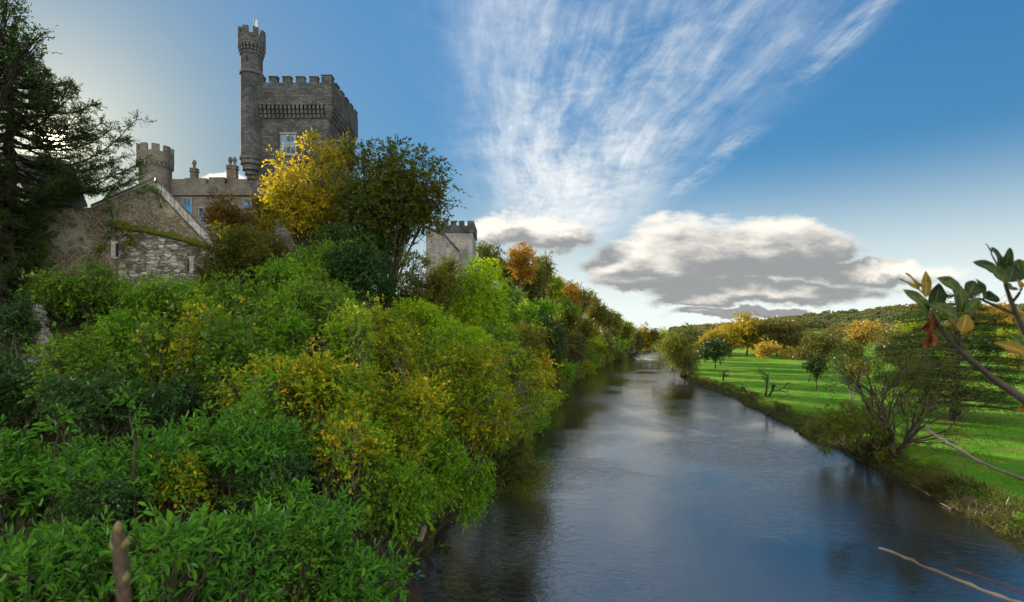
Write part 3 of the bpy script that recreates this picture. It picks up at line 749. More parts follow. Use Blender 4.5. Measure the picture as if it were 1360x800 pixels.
# ------------------------------------------------------------------ stone house below the castle
def stone_house():
    A = Vector((-26.3, 34.0, 0)); B = Vector((-21.0, 38.0, 0)); U = (B-A).normalized(); N = Vector((U.y, -U.x, 0))   # N faces the bridge
    W = (B-A).length
    if N.y > 0: N = -N
    def q(s, z, n=0.0): return Vector((A.x+U.x*s+N.x*n, A.y+U.y*s+N.y*n, z))
    t = thing('stone_house', 'ruinous stone house with a mossy stained gable and dark slate roof', 'house', (-24.5, 37, Tz(-24.5, 37)))
    back = -N*7.0
    zb = 11.0; sr = W-.30; ap = 3.25
    # main gable block
    bm = bmesh.new()
    prism(bm, [q(-2.6, zb), q(sr, zb), q(sr, 18.55), q(ap, 22.0), q(0, 19.75), q(-2.6, 19.4)], back); bm_obj('wall', bm, M['plaster'], t)
    # bulging lower wall with a mossy ledge: curved outward
    bm = bmesh.new(); n = 22; lo = []; hi = []; hi2 = []
    s0, s1 = 1.3, sr+.0
    for i in range(n+1):
        u = i/n; s = s0+(s1-s0)*u; b = .05+.62*math.sin(math.pi*(.08+.84*u))**.8; z = 18.62-.9*u+.12*math.sin(math.pi*u)
        lo.append(bm.verts.new(q(s, zb, b))); hi.append(bm.verts.new(q(s, z, b))); hi2.append(bm.verts.new(q(s, z+.22, -.02)))
    for i in range(n):
        bm.faces.new((lo[i], lo[i+1], hi[i+1], hi[i])); bm.faces.new((hi[i], hi[i+1], hi2[i+1], hi2[i]))
    bm_obj('rounded_wall', bm, M['rubble'], t, True)
    bm = bmesh.new(); a = []
    for i in range(41):
        u = i/40; s = s0-.15+(s1-s0+.2)*u; b = .05+.62*math.sin(math.pi*(.08+.84*u))**.8; z = 18.62-.9*u+.12*math.sin(math.pi*u)
        h = .20+.10*math.sin(i*1.7)+.08*math.sin(i*.6); j = .04*math.sin(i*2.3)
        a.append([bm.verts.new(q(s, z-.10+j, b+.03)), bm.verts.new(q(s, z-.02, b+.14+j)), bm.verts.new(q(s, z+.12, b+.08)), bm.verts.new(q(s, z+.22+h, .03))])
    for i in range(40):
        for k in range(3): bm.faces.new((a[i][k], a[i+1][k], a[i+1][k+1], a[i][k+1]))
    bm_obj('mossy_ledge', bm, M['moss'], t, True)
    # roof slopes with thickness
    def slab(name, s_a, z_a, s_b, z_b, m, th=.16, fr=.12, depth=7.3):
        bm = bmesh.new(); prism(bm, [q(s_a, z_a, fr), q(s_b, z_b, fr), q(s_b, z_b+th, fr), q(s_a, z_a+th, fr)], -N*depth); return bm_obj(name, bm, m, t)
    slab('roof', ap+.02, 22.02, W+.12, 18.35, M['slate']); slab('roof', ap-.02, 22.02, -.1, 19.75, M['slate'])
    # coping stones up the right verge: rough pale slabs
    bm = bmesh.new(); k = 0
    for i in range(13):
        u0, u1 = i/13, (i+.94)/13; sA = ap+.15+(W-.15-ap)*u0; sB = ap+.15+(W-.15-ap)*u1
        zA = 21.92-(21.92-18.4)*u0; zB = 21.92-(21.92-18.4)*u1; pr = .10+.04*((i*5) % 3)
        prism(bm, [q(sA, zA-.62, pr), q(sB, zB-.62-.05*(i % 2), pr), q(sB, zB, pr), q(sA, zA, pr)], -N*(.1+pr))
    bm_obj('coping', bm, M['limewash'], t)
    bm = bmesh.new()
    for i in range(8):
        u0, u1 = i/8, (i+.95)/8; sA = ap-.1-(ap)*u0; sB = ap-.1-(ap)*u1; zA = 22.05-2.25*u0; zB = 22.05-2.25*u1
        prism(bm, [q(sA, zA-.13, .11), q(sB, zB-.13, .11), q(sB, zB+.05, .11), q(sA, zA+.05, .11)], -N*.4)
    bm_obj('coping', bm, M['limewash'], t)
    # left block: slate slope rising behind the wall top
    bm = bmesh.new()
    p0, p1 = q(-2.9, 19.45, .15), q(-.25, 19.70, .15); p2, p3 = q(-1.2, 23.1, -3.4), q(-4.2, 23.1, -3.4)
    prism(bm, [p0, p1, p2, p3], Vector((0, 0, .16))); bm_obj('roof', bm, M['slate'], t)
    bm = bmesh.new(); prism(bm, [q(-2.6, 19.3, -.2), q(-.3, 19.3, -.2), q(-1.25, 22.9, -3.4), q(-4.1, 22.9, -3.4)], -N*3.4); bm_obj('rear_block', bm, M['plaster'], t)
    # small rear gable
    bm = bmesh.new(); prism(bm, [q(.1, 19.6, -2.0), q(2.2, 19.6, -2.0), q(2.0, 20.9, -2.0), q(1.25, 21.75, -2.0)], -N*2.5); bm_obj('rear_gable', bm, M['limewash'], t)
    bm = bmesh.new(); prism(bm, [q(1.2, 21.76, -1.9), q(.0, 19.75, -1.9), q(.0, 19.9, -1.9), q(1.2, 21.9, -1.9)], -N*2.7); bm_obj('roof', bm, M['slate'], t)
    # slit windows
    for s, z, w, h, b in ((1.25, 16.75, .17, .85, .04), (5.05, 16.05, .24, .8, .50)):
        bm = bmesh.new(); box_ = [q(s-w-.16, z-.12, b+.05), q(s-w-.16, z+h+.16, b+.05), q(s+w+.16, z+h+.16, b+.05), q(s+w+.16, z-.12, b+.05)]
        prism(bm, box_, -N*.30); f = bm_obj('window', bm, M['limewash'], t)
        bm = bmesh.new(); prism(bm, [q(s-w*.5, z, b+.062), q(s-w*.5, z+h, b+.062), q(s+w*.5, z+h, b+.062), q(s+w*.5, z, b+.062)], -N*.05); bm_obj('slit', bm, M['opening_shade'], f)
    d = thing('drainpipe', 'blue painted iron drainpipe at the right corner of the stone house', 'drainpipe', tuple(q(sr+.1, 13.5, .1)))
    tb = Tubes(); tb.add([q(sr-.02, 13.4, .25), q(sr-.02, 15.9, .25)], .07, 8); tb.build('pipe', M['pipe'], d)
    bm = bmesh.new(); c = q(sr-.02, 15.9, .25); lathe(bm, c.x, c.y, [(.08, 15.9), (.14, 16.05), (.14, 16.2)], 10); bm_obj('hopper', bm, M['pipe'], d)
    return q
hq = stone_house()
# ivy-grown wall fragment lower left
def wall_fragment():
    t = thing('ruined_wall', 'pale broken stone wall stub sunk in ivy below the house', 'wall', tuple(P(45, 500, 25.5)))
    bm = bmesh.new()
    pts = [(28, 520), (72, 520), (70, 470), (58, 432), (52, 408), (40, 402), (32, 425), (26, 460)]
    prism(bm, [P(x, y, 25.6) for x, y in pts], Vector((-.8, 1.2, 0))); bmesh.ops.subdivide_edges(bm, edges=bm.edges[:], cuts=4, use_grid_fill=True)
    for v in bm.verts: v.co += Vector((random.gauss(0, .05), random.gauss(0, .07), random.gauss(0, .05)))
    bm_obj('wall', bm, M['rock'], t)
    bm = bmesh.new(); prism(bm, [P(x, y, 25.45) for x, y in ((45.5, 430), (48, 430), (48, 440), (45.5, 440))], Vector((0, .3, 0))); bm_obj('slit', bm, M['opening_shade'], t)
wall_fragment()

# ------------------------------------------------------------------ plants
STAT = {'leaf': 0}
STEMS = []
COV = 1.5
def sun_gap(O, rad=.5):
    """the sun shines through a chink between the boughs"""
    c = np.array([0, 0, CAM_H]); s = np.array(SUN); v = O-c
    t = v@s; dist = np.linalg.norm(v-t[:, None]*s, axis=1)
    return dist > rad
def woody(t, name, base, c, cen, rs, m, r0, twigs=0, O=None, idx=None, nstem=1, twig_r=.012):
    tb = Tubes(); base = np.array(base, float); c = np.array(c, float)
    fork = base*.45+c*.55; fork[:2] += rng.normal(0, .15, 2)
    for s in range(nstem):
        b = base+np.array([*rng.normal(0, r0*1.6 if nstem > 1 else 0, 2), -.3]); f = fork+(rng.normal(0, .35, 3) if nstem > 1 else 0)
        p = bez(b, f, 0, 7, r0*.35); tb.add(p, np.linspace(r0*(1.25 if nstem == 1 else .8), r0*.7, 7), 8)
        sub = np.arange(len(cen))[s::nstem]
        for k in sub:
            q = bez(p[rng.integers(4, 7)], cen[k], 0, 7, .06*np.mean(rs[k]), up=.12*np.linalg.norm(cen[k]-f))
            tb.add(q, np.linspace(r0*.5, r0*.14, 7), 6)
            if twigs and O is not None:
                sel = np.nonzero(idx == k)[0]
                if len(sel):
                    for e in rng.choice(sel, min(twigs, len(sel)), replace=False):
                        tb.add(bez(q[rng.integers(3, 7)], O[e], 0, 5, .03*np.mean(rs[k])), np.linspace(max(twig_r*2, r0*.13), twig_r, 5), 4)
    return tb.build(name, m, t)
def plant(name, label, px, top, bot, hw, Y, m, ll=.2, lw=.1, cover=1.5, k=10, lobe=.42, up=.3, nl=8, L=None, hi=False, droop=.25, spread=.9,
          bark='bark', r0=None, cat='tree', group=None, depth=1.0, nstem=1, twigs=5, inner=.55, base_dx=0.0, flat=.5, gap=False, rmix=.75, ivy=None, extra=None):
    cxyz = P(px, (top+bot)/2, Y); rx = hw/F*Y; rz = (bot-top)/2/F*Y; ry = rx*depth
    gx, gy = cxyz.x+base_dx, cxyz.y
    xl_, xr_ = float(lerp_s(np.array([gy]), YL, XL)[0]), float(lerp_s(np.array([gy]), YR, XR)[0])
    if gx < (xl_+xr_)/2: gx = min(gx, xl_-1.0)      # trunks stand on the banks, never in the water
    else: gx = max(gx, xr_+.9)
    gz = Tz(gx, gy)
    t = thing(name, label, cat, (gx, gy, gz), group)
    cen, rs = lobes_for(cxyz, (rx*.86, ry*.86, rz*.86), k, lobe)
    if extra:
        for ex, ey, er in extra:
            p = P(ex, ey, Y); cen = np.vstack([cen, [tuple(p)]]); rs = np.vstack([rs, [[er/F*Y]*3]])
    area = 4*np.pi*((rx*ry)**.5)*rz
    ns = 9                                        # every lobe is a cluster of smaller tufts with gaps between
    d_ = unit(rng.normal(0, 1, (len(cen), ns, 3))+np.array([0, 0, .35]))
    sc_ = (cen[:, None]+d_*rs[:, None]*rng.uniform(.55, .95, (len(cen), ns, 1))).reshape(-1, 3)
    sr_ = (rs[:, None]*rng.uniform(.24, .55, (len(cen), ns, 1))*np.array([1.1, 1.1, .62])).reshape(-1, 3)   # tufts lie in flat layers
    n = max(20, int(COV*cover*area/(ll*lw*.5)/nl))
    if L is None: L = ll*nl*.32
    O, D, idx = shoots_on(sc_, sr_, n, up, inner)
    if gap:
        kp = sun_gap(O); O, D, idx = O[kp], D[kp], idx[kp]
    kp = O[:, 2] > np.maximum(T(O[:, 0], O[:, 1]), 0)+.15; O, D, idx = O[kp], D[kp], idx[kp]
    if len(O) < 3: print('EMPTY PLANT', label); return t
    stray = rng.uniform(0, 1, len(O)) < .08            # long shoots standing out of the outline
    O[stray] += (O[stray]-np.array(tuple(cxyz)))*rng.uniform(.02, .10, (stray.sum(), 1))
    Ls = np.where(stray, 2.0, 1.0)
    cr = rng.uniform(0, 1, len(sc_))[idx]; idx = idx//ns
    v, q, r = leaves_on_shoots(O, D, L*Ls*rng.uniform(.6, 1.3, len(O)), nl, ll, lw, spread, droop, hi, rmix, cr, flat)
    if gap:
        ok = sun_gap(v, .2)[q].all(1); q = q[ok]; r = r[ok]
    STAT['leaf'] += len(q)
    cr_ = np_mesh('crown', v, q, M[m], t, r)
    if r0 is None: r0 = max(.03, .035*max(rx, rz))
    base = (gx, gy, min(gz, cxyz.z-rz*.6))
    woody(t, 'trunk', base, tuple(cxyz), cen, rs, M[bark], r0, twigs, O, idx, nstem)
    return t
M['syca'] = leaf_mat('sycamore_leaf', [(.030, .060, .010), (.055, .090, .012), (.11, .11, .014), (.26, .20, .014)], .50, .15, .5, .22)
HB = 'plants crowding the steep castle bank'

# --- near bank: cherry laurels below the bridge (long glossy leaves)
LA = dict(m='laurel', ll=.17, lw=.058, nl=9, hi=True, cat='shrub', up=.35, spread=1.05, droop=.12, cover=.78, k=15, lobe=.36, nstem=3, bark='twig', r0=.05, twigs=11, L=.38, inner=.25, rmix=.6)
for lab, px, top, bot, hw, Y in (
    ('glossy laurel bush at the very left edge with tips rising over dark ivy', 30, 548, 720, 120, 11.0),
    ('glossy laurel bush left of centre with one tall shoot standing above it', 165, 560, 700, 105, 11.5),
    ('broad pale green laurel bush under the bare twigs, tallest laurel', 315, 528, 690, 110, 13.0),
    ('dark laurel bush in the bottom corner behind the budded twig', 80, 690, 850, 150, 8.6),
    ('laurel bush with scattered yellow leaves at the middle of the bottom edge', 265, 655, 840, 130, 8.8),
    ('laurel bush under the yellow spotted hazel, facing the river', 405, 640, 800, 100, 11.0),
    ('bright laurel bush at the bottom edge nearest the dark water', 480, 720, 850, 85, 10.0)):
    plant('cherry_laurel', lab, px, top, bot, hw, Y, group='laurel bushes below the bridge', **LA)
# the tall shoot and sapling tips above the laurels
def sapling(label, pts, Y, m, ll, lw, group=None, every=1, bark='twig', r=.018, name='sapling', nshoot=10, cat='sapling', L=.3):
    p = np.array([tuple(P(x, y, Y)) for x, y in pts])
    t = thing(name, label, cat, tuple(p[0]), group)
    tt = np.linspace(0, 1, 14); s = np.linspace(0, 1, len(p))
    path = np.stack([np.interp(tt, s, p[:, i]) for i in range(3)], 1); path[1:-1] += rng.normal(0, .015, (12, 3))
    g0 = path[0].copy(); g0[2] = min(max(Tz(g0[0], g0[1]), 0)-.2, g0[2]-.1); g0[0] += .1
    tb = Tubes(); tb.add(np.vstack([[g0], path]), np.linspace(r*1.6, r*.4, 15), 6)
    O = []; D = []
    for i in range(nshoot):
        u = .35+.65*i/max(1, nshoot-1); o = np.array([np.interp(u, tt, path[:, j]) for j in range(3)]); a = rng.uniform(0, 6.28)
        d = np.array([math.cos(a), math.sin(a)*.7, .45]); d /= np.linalg.norm(d); O.append(o); D.append(d)
        tb.add([o, o+d*L*.5, o+d*L], [r*.4, r*.3, r*.15], 4)
    v, q, rr = leaves_on_shoots(np.array(O), np.array(D), np.full(len(O), L), 8, ll, lw, 1.0, .15, True)
    np_mesh('leaves', v, q, M[m], t, rr); tb.build('stem', M[bark], t)
    return t
sapling('upright laurel shoot with yellowing leaves poking above the left laurels', [(178, 640), (180, 590), (172, 545), (165, 520)], 11.0, 'laurel', .16, .055, nshoot=12)
for lab, pts in (('thin leafless sapling with small pale top leaves, tallest above the laurels', [(215, 520), (212, 470), (222, 420), (228, 395)]),
                 ('leaning thin sapling with a tuft of yellow leaves at left of the pale tuft', [(205, 520), (193, 470), (180, 425)]),
                 ('thin sapling leaning right with sparse yellow leaves', [(232, 500), (245, 450), (252, 410)])):
    sapling(lab, pts, 18.0, 'yelgreen', .13, .08, 'thin saplings above the laurels', nshoot=7, L=.25, r=.014)

for lab, pts, Y, m_ in (
    ('long arching bramble wand above the yellow spotted hazel', [(380, 560), (392, 500), (410, 462), (430, 450)], 17.0, 'yelgreen'),
    ('upright leafy wand with pale top in the middle of the bank, below the yellow maple', [(392, 460), (394, 410), (396, 370), (395, 342)], 25.0, 'fresh'),
    ('leaning leafy wand right of the pale topped one', [(425, 450), (440, 405), (455, 378)], 25.0, 'mid'),
    ('thin wand crossing the shrubs below the house corner', [(285, 500), (300, 455), (325, 420), (338, 405)], 21.0, 'mid'),
    ('bent green wand at the lower edge of the stone house', [(150, 470), (150, 420), (160, 385), (172, 372)], 24.0, 'fresh'),
    ('slender shoot above the left laurels, near the picture edge', [(70, 610), (78, 570), (92, 545)], 10.8, 'laurel'),
    ('slender shoot rising over the pale laurel top', [(330, 590), (336, 540), (345, 505)], 12.6, 'laurel'),
    ('leafy shoot leaning over the dim speckled shrub', [(430, 650), (445, 610), (468, 585)], 11.5, 'fresh')):
    sapling(lab, pts, Y, m_, .13, .06, 'wands standing out of the bank shrubs', nshoot=11, L=.32, r=.012)

WG = 'thin pale stems standing among the bank shrubs'
for lab, px, py, Y, hh in (
    ('thin pale stems above the yellow spotted hazel', 480, 520, 19.5, 3.2),
    ('thin pale stems below the house corner, among yellow leaves', 290, 505, 18.5, 3.2), ('thin pale stems leaning out of the hazels toward the river', 545, 520, 24, 3.4), ('thin pale stems in the gap right of the laurels', 470, 640, 14, 2.2)):
    STEMS.append((lab, px, py, Y, hh))

for lab, px, top, bot, hw, Y, m_ in (  # second species mixed in; the dark ones are added to imitate shaded gaps
    ('dark bramble tangle added as a black gap between the left laurels', 118, 610, 740, 50, 10.2, 'ivy'),
    ('dark bramble tangle added as a black gap under the pale laurel, at its right', 372, 585, 700, 46, 12.2, 'ivy'),
    ('small leaved bramble with yellow leaves low between the bottom laurels', 190, 700, 840, 46, 9.0, 'under'),
    ('small leaved bramble beside the bright bottom laurel', 372, 690, 830, 48, 9.6, 'mid'),
    ('yellow flecked bramble between the upright shoot and the pale laurel', 238, 590, 700, 40, 11.8, 'yelgreen')):
    plant('bramble_bush', lab, px, top, bot, hw, Y, m_, .085, .06, .8, 12, .4, .2, 9, hi=True, cat='shrub', group='brambles added between the laurels', droop=.5, twigs=9, nstem=3, bark='twig', r0=.03, inner=.3, L=.42)

# --- mid bank shrubs and small trees
MB = dict(ll=.17, lw=.10, nl=8, cat='shrub', group=HB, nstem=3, twigs=8, k=12, cover=1.0, inner=.35, up=.15, droop=.25, flat=.75)
def mb(label, px, top, bot, hw, Y, m, name='hazel_shrub', **kw):
    top -= .14*(bot-top); d = dict(MB); d.update(kw); return plant(name, label, px, top, bot, hw, Y, m, **d)
mb('dark ivy covered shrub filling the lower left edge under the wall stub', 20, 470, 590, 90, 20, 'ivy', 'ivy_shrub')
mb('dark leafy shrub at the left edge below the conifer', 15, 290, 400, 55, 31, 'mid', 'elder_shrub')
mb('low bright shrub at the foot of the stone house wall, left part', 120, 362, 440, 75, 30, 'mid', 'elder_shrub')
mb('low bright shrub in front of the two slit windows of the house', 220, 368, 440, 65, 30, 'fresh', 'elder_shrub')
mb('dark shrub around the pale wall stub', 20, 395, 480, 26, 25, 'ivy', 'ivy_shrub')
mb('green hazel between the wall stub and the thin saplings', 120, 425, 530, 70, 23, 'mid')
mb('layered green shrub with yellow leaf sprays under the thin saplings', 225, 435, 545, 65, 20.5, 'mid', nl=9, spread=1.1, flat=.95)
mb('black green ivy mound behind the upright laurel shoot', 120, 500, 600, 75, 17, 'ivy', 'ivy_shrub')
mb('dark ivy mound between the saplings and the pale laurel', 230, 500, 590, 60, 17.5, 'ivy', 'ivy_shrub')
mb('green shrub to the right of the house corner', 305, 365, 470, 62, 27, 'mid', 'elder_shrub')
mb('shaded hazel below the house corner shrub', 330, 440, 545, 75, 20, 'mid', nl=9, flat=.9)
mb('thin brownish thorn bush right of the house gable', 320, 300, 385, 48, 37, 'olive', 'thorn_bush', cover=1.0, twigs=14)
mb('rust red thorn tree in front of the castle range windows', 308, 262, 340, 42, 44, 'rust', 'hawthorn_tree', cover=1.0, cat='tree', twigs=9)
mb('leafy hazel with silvery leaf backs below the yellow maple', 415, 368, 470, 75, 27, 'mid')
mb('hazel with broad leaves beside the bare twigs', 365, 400, 490, 60, 24, 'mid')
mb('olive brown bush behind the bare twigs on the mid bank', 500, 420, 500, 62, 29, 'olive', 'thorn_bush', cover=1.0, twigs=12)
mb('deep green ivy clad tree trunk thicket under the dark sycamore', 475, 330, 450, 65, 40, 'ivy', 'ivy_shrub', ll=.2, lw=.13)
mb('dull green bush between the dark sycamore and the bright ash', 560, 345, 440, 62, 41, 'olive', 'elder_shrub')
mb('hazel with many yellow leaves in the centre of the bank', 440, 470, 590, 80, 18.5, 'yelgreen', nl=9, flat=.9, cover=1.15)
mb('dim yellow speckled shrub between the laurels and the hazel', 415, 560, 660, 62, 15.5, 'olive', ll=.11, lw=.08)
mb('green hazel sloping to the water left of the overhanging tree', 525, 500, 640, 75, 21, 'yelgreen', nl=9, flat=.85)
mb('bright green shrub hanging low beside the dark water', 520, 610, 745, 62, 17.5, 'fresh', droop=.5)
mb('darker green shrub at the water edge left of the dark pool', 470, 600, 720, 60, 16, 'mid', droop=.4)
mb('tangled brown thorn thicket under the yellow maple, left side', 345, 312, 400, 52, 40, 'brown', 'thorn_bush', cover=.9, twigs=14)
mb('green hazel thicket under the yellow maple, right side', 410, 318, 405, 62, 39, 'mid', ll=.2, lw=.13)
mb('broad leaved green shrub left of the rust red thorn by the house corner', 292, 335, 405, 36, 36, 'olive', 'elder_shrub')
mb('green shrub in the gap between yellow maple and ivy thicket', 385, 345, 430, 55, 33, 'fresh')
mb('tall dull shrub behind the bare twigs, left of the olive one', 440, 385, 470, 55, 33, 'mid')
mb('light green shrub below the ash tree on the steep bank', 560, 440, 540, 60, 34, 'mid')
mb('yellow speckled shrub above the dim one in the bank centre', 350, 480, 570, 65, 17, 'yelgreen', nl=9, flat=.9)
YG = 'young trees growing up through the bank shrubs'
def yt(label, px, top, bot, hw, Y, m, name='young_hazel_tree', **kw):
    d = dict(ll=.16, lw=.095, nl=9, cat='tree', group=YG, twigs=8, k=13, lobe=.36, cover=.85, up=.35, droop=.35, flat=.8, spread=1.0, inner=.3); d.update(kw)
    return plant(name, label, px, top, bot, hw, Y, m, **d)
yt('young yellow green tree rising right of the thin saplings', 262, 378, 560, 40, 19.5, 'yelgreen')
yt('young green tree standing left of the thin saplings', 168, 392, 530, 42, 21.5, 'fresh')
yt('dark young tree above the ivy at the left edge', 85, 430, 570, 46, 18.5, 'mid')
yt('young green tree with pale top in front of the house corner shrub', 305, 392, 560, 42, 18.0, 'mid')
yt('bright young tree left of the bare grey twigs', 378, 372, 530, 40, 22.0, 'fresh')
yt('tall young ash just left of the pale leaning twigs', 468, 372, 560, 36, 23.0, 'ash', 'young_ash_tree', lw=.07)
yt('yellowing young ash right of the pale leaning twigs', 520, 385, 560, 44, 25.5, 'yelgreen', 'young_ash_tree', lw=.07)
yt('bright young ash beside the smaller green ash', 562, 365, 500, 38, 36, 'ash', 'young_ash_tree', lw=.08)
yt('young green tree poking up behind the pale laurel', 352, 478, 650, 44, 14.5, 'fresh')
yt('young yellow tree between the laurels and the hazel in the centre', 458, 520, 690, 44, 14.5, 'yelgreen')
yt('narrow young tree above the bright shrub hanging at the dark water', 505, 540, 710, 40, 17, 'fresh')
yt('green young tree filling the gap under the bright ash by the river', 612, 455, 610, 46, 33, 'fresh')
yt('olive young tree in front of the foot of the pale castle wing', 592, 335, 460, 34, 60, 'olive', ll=.24, lw=.14)
yt('grey twiggy young tree over the dull shrub in the bank middle', 430, 360, 470, 34, 31, 'olive', cover=.5, twigs=16)
# big trees of the near bank
plant('maple_tree', 'sunlit golden yellow maple in front of the grey castle tower', 400, 200, 372, 72, 46, 'gold', .22, .15, 1.0, 16, .34, .55, 9, cat='tree', bark='bark', twigs=10, L=.9, spread=.75, inner=.3,
      extra=[(372, 222, 12), (432, 205, 12), (352, 300, 16), (345, 335, 16), (415, 192, 10), (440, 225, 24), (462, 212, 20), (445, 260, 24)])
plant('pink_thorn_tree', 'small pinkish red leaved tree left of the yellow maple', 352, 262, 300, 24, 50, 'rust', .2, .12, 1.0, 8, .4, .4, 8, cat='tree')
plant('sycamore_tree', 'large dark olive sycamore crown to the right of the castle tower', 512, 186, 372, 92, 45, 'syca', .24, .16, 1.35, 36, .28, .35, 8, bark='bark', twigs=12, r0=.26, inner=.45,
      extra=[(575, 225, 16), (592, 248, 12), (572, 285, 24), (520, 205, 24), (556, 208, 16), (480, 215, 24), (545, 260, 30), (500, 270, 34)])
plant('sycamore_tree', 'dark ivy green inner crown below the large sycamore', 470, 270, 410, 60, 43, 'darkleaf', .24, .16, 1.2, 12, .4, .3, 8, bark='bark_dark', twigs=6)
plant('ash_tree', 'bright fresh green ash tree below the pale castle wing', 636, 328, 475, 60, 52, 'ash', .26, .10, 1.25, 18, .34, .25, 9, droop=.4, twigs=8)
plant('ash_tree', 'smaller green ash in front of the bright ash, beside the river', 590, 405, 520, 65, 40, 'ash', .24, .09, 1.2, 14, .36, .25, 9, droop=.4, twigs=8)
plant('field_maple_tree', 'broad yellow tinged tree leaning out over the river', 632, 432, 625, 104, 30, 'yelgreen', .15, .085, 1.3, 32, .30, .2, 9, droop=.4, twigs=12, base_dx=-3.0, bark='bark_pale', flat=.7,
      extra=[(715, 500, 22), (722, 535, 14), (700, 560, 16)])
plant('field_maple_tree', 'yellow tinged tree between the bare twigs and the broad leaning one', 545, 440, 600, 75, 31, 'yelgreen', .15, .085, 1.2, 20, .34, .2, 9, droop=.4, twigs=8, flat=.7)
plant('hazel_tree', 'green tree with hanging sprays under the broad leaning tree', 580, 530, 705, 68, 26, 'fresh', .14, .085, 1.2, 16, .36, .1, 9, droop=.6, twigs=8, flat=.7, base_dx=-1.0)
plant('hazel_tree', 'narrow bright green spray reaching down to the water', 628, 590, 712, 30, 26.5, 'fresh', .13, .08, 1.1, 10, .4, .0, 9, droop=.8, twigs=6, flat=.7, base_dx=-2.0)
plant('willow_bush', 'feathery sparse willow trailing over the bright water', 690, 560, 680, 48, 32, 'willow', .13, .035, .38, 14, .32, .0, 10, droop=.6, twigs=16, bark='bark_dark', base_dx=-3.5, inner=.1)
plant('cherry_tree', 'small tree with orange tips leaning over the bank behind the yellow tinged tree', 715, 455, 520, 25, 56, 'gold', .24, .14, 1.1, 9, .4, .3, 8, base_dx=-1.5)
plant('yew_tree', 'dense dark green yew at the water where the hill begins', 718, 410, 522, 42, 104, 'darkleaf', .34, .14, 1.4, 14, .36, .35, 8, bark='bark_dark', droop=.5)

# --- wooded hill along the far left bank
HG = 'trees on the wooded river bank hill'
def solve_y(px, d):
    y = np.linspace(60, 330, 1200); f = lerp_s(y, YL, XL)-d-(px-680)/F*y
    k = np.nonzero(f > 0)[0]; return float(y[k[0]]) if len(k) else 300.0
def ht(label, px, top, bot, hw, Y, m, name='bank_tree', cover=1.15, **kw):
    if px < 842: Y = solve_y(px, 1.2 if bot > 479 and px > 740 or bot > 500 else (4.5 if bot > 440 else (9.0 if px > 680 else 16)))
    s = Y/100.0; d = dict(ll=.34*s**.6, lw=.19*s**.6, cover=cover*1.2, k=20, lobe=.42, nl=8, twigs=5, group=HG, depth=1.0); d.update(kw)
    return plant(name, label, px, top, bot, hw, Y, m, **d)
ht('dark round tree right beside the pale castle wing', 650, 318, 385, 24, 108, 'olive', cover=.9)
ht('tall amber topped tree on the skyline, highest of the hill trees', 692, 322, 385, 26, 112, 'amber', cover=1.0)
ht('open dark twiggy tree right of the tall amber one', 722, 330, 390, 17, 116, 'dusk', cover=.8, twigs=12)
ht('yellow lit tree under the tall amber one', 675, 352, 402, 22, 104, 'yelgreen')
ht('green tree under the pale castle wing end, left of the yellow lit one', 655, 375, 435, 24, 96, 'mid')
ht('olive tree filling the skyline between the castle wing and the amber tree', 670, 338, 395, 20, 112, 'olive')
ht('dark bronze tree standing behind the amber and the twiggy tree', 708, 342, 405, 22, 112, 'dusk')
ht('mixed yellow and brown tree below the twiggy tree on the skyline', 732, 354, 410, 20, 112, 'yelgreen')
ht('dull green tree just behind the amber capped tree', 757, 372, 425, 19, 112, 'greyolive')
ht('olive brown tree on the skyline past the thin leaved brown one', 786, 390, 440, 16, 112, 'olive')
ht('grey brown tree on the skyline between the bronze and the dusky round ones', 802, 404, 446, 14, 112, 'greyolive')
ht('mid green tree low on the skyline before the last dark one', 817, 414, 455, 13, 112, 'mid')
ht('yellowish olive tree at the far foot of the skyline', 836, 424, 462, 12, 112, 'yelgreen')
ht('deep green tree in the shade under the fresh green one', 690, 420, 475, 26, 112, 'mid')
ht('dull olive tree in the shade above the orange tipped one', 705, 440, 500, 24, 112, 'olive')
mb('mid green shrub mass under the bright ash trees', 650, 430, 500, 55, 46, 'mid', ll=.22, lw=.12)
mb('olive shrub mass right of the bright ash, above the leaning tree', 690, 440, 520, 42, 56, 'olive', ll=.24, lw=.13)
ht('green tree mass closing the slope under the amber and bronze trees', 684, 372, 440, 28, 112, 'mid')
ht('fresh green tree under the twiggy skyline tree, above the yew', 716, 388, 445, 24, 112, 'fresh')
ht('grey green tree mass under the amber capped skyline tree', 750, 396, 450, 22, 112, 'mid')
ht('grey green tree on the slope below the skyline trees', 712, 372, 432, 27, 104, 'greyolive')
ht('amber capped tree on the falling skyline right of the twiggy tree', 752, 365, 420, 20, 128, 'amber', cover=.9)
ht('brown tree between the amber capped tree and the twiggy tree', 738, 378, 425, 18, 118, 'dusk')
ht('thin leaved brown tree on the skyline beyond the amber cap', 772, 378, 430, 16, 138, 'brown', cover=.8, twigs=10)
ht('olive tree in the middle of the hill face', 748, 405, 462, 24, 108, 'olive')
ht('fresh green tree above the dark yew', 700, 395, 450, 22, 88, 'fresh')
ht('mid green tree left above the dark yew', 672, 400, 460, 24, 78, 'mid')
ht('grey green tree right above the dark yew', 738, 430, 492, 20, 94, 'greyolive')
ht('small bright green bush at the water right of the yew', 752, 478, 508, 12, 98, 'fresh')
ht('pale grey leaved tree leaning to the water past the yew', 764, 440, 500, 20, 110, 'greyolive', cover=1.0)
ht('dull green tree on the hill face behind the pale grey one', 776, 412, 465, 20, 126, 'olive')
ht('bronze tree on the skyline halfway down the hill', 793, 395, 445, 16, 150, 'dusk')
ht('yellowish tree on the lower hill face', 790, 430, 478, 17, 138, 'yelgreen', cover=1.0)
ht('deep green tree overhanging the water in the middle distance', 783, 458, 500, 15, 126, 'mid')
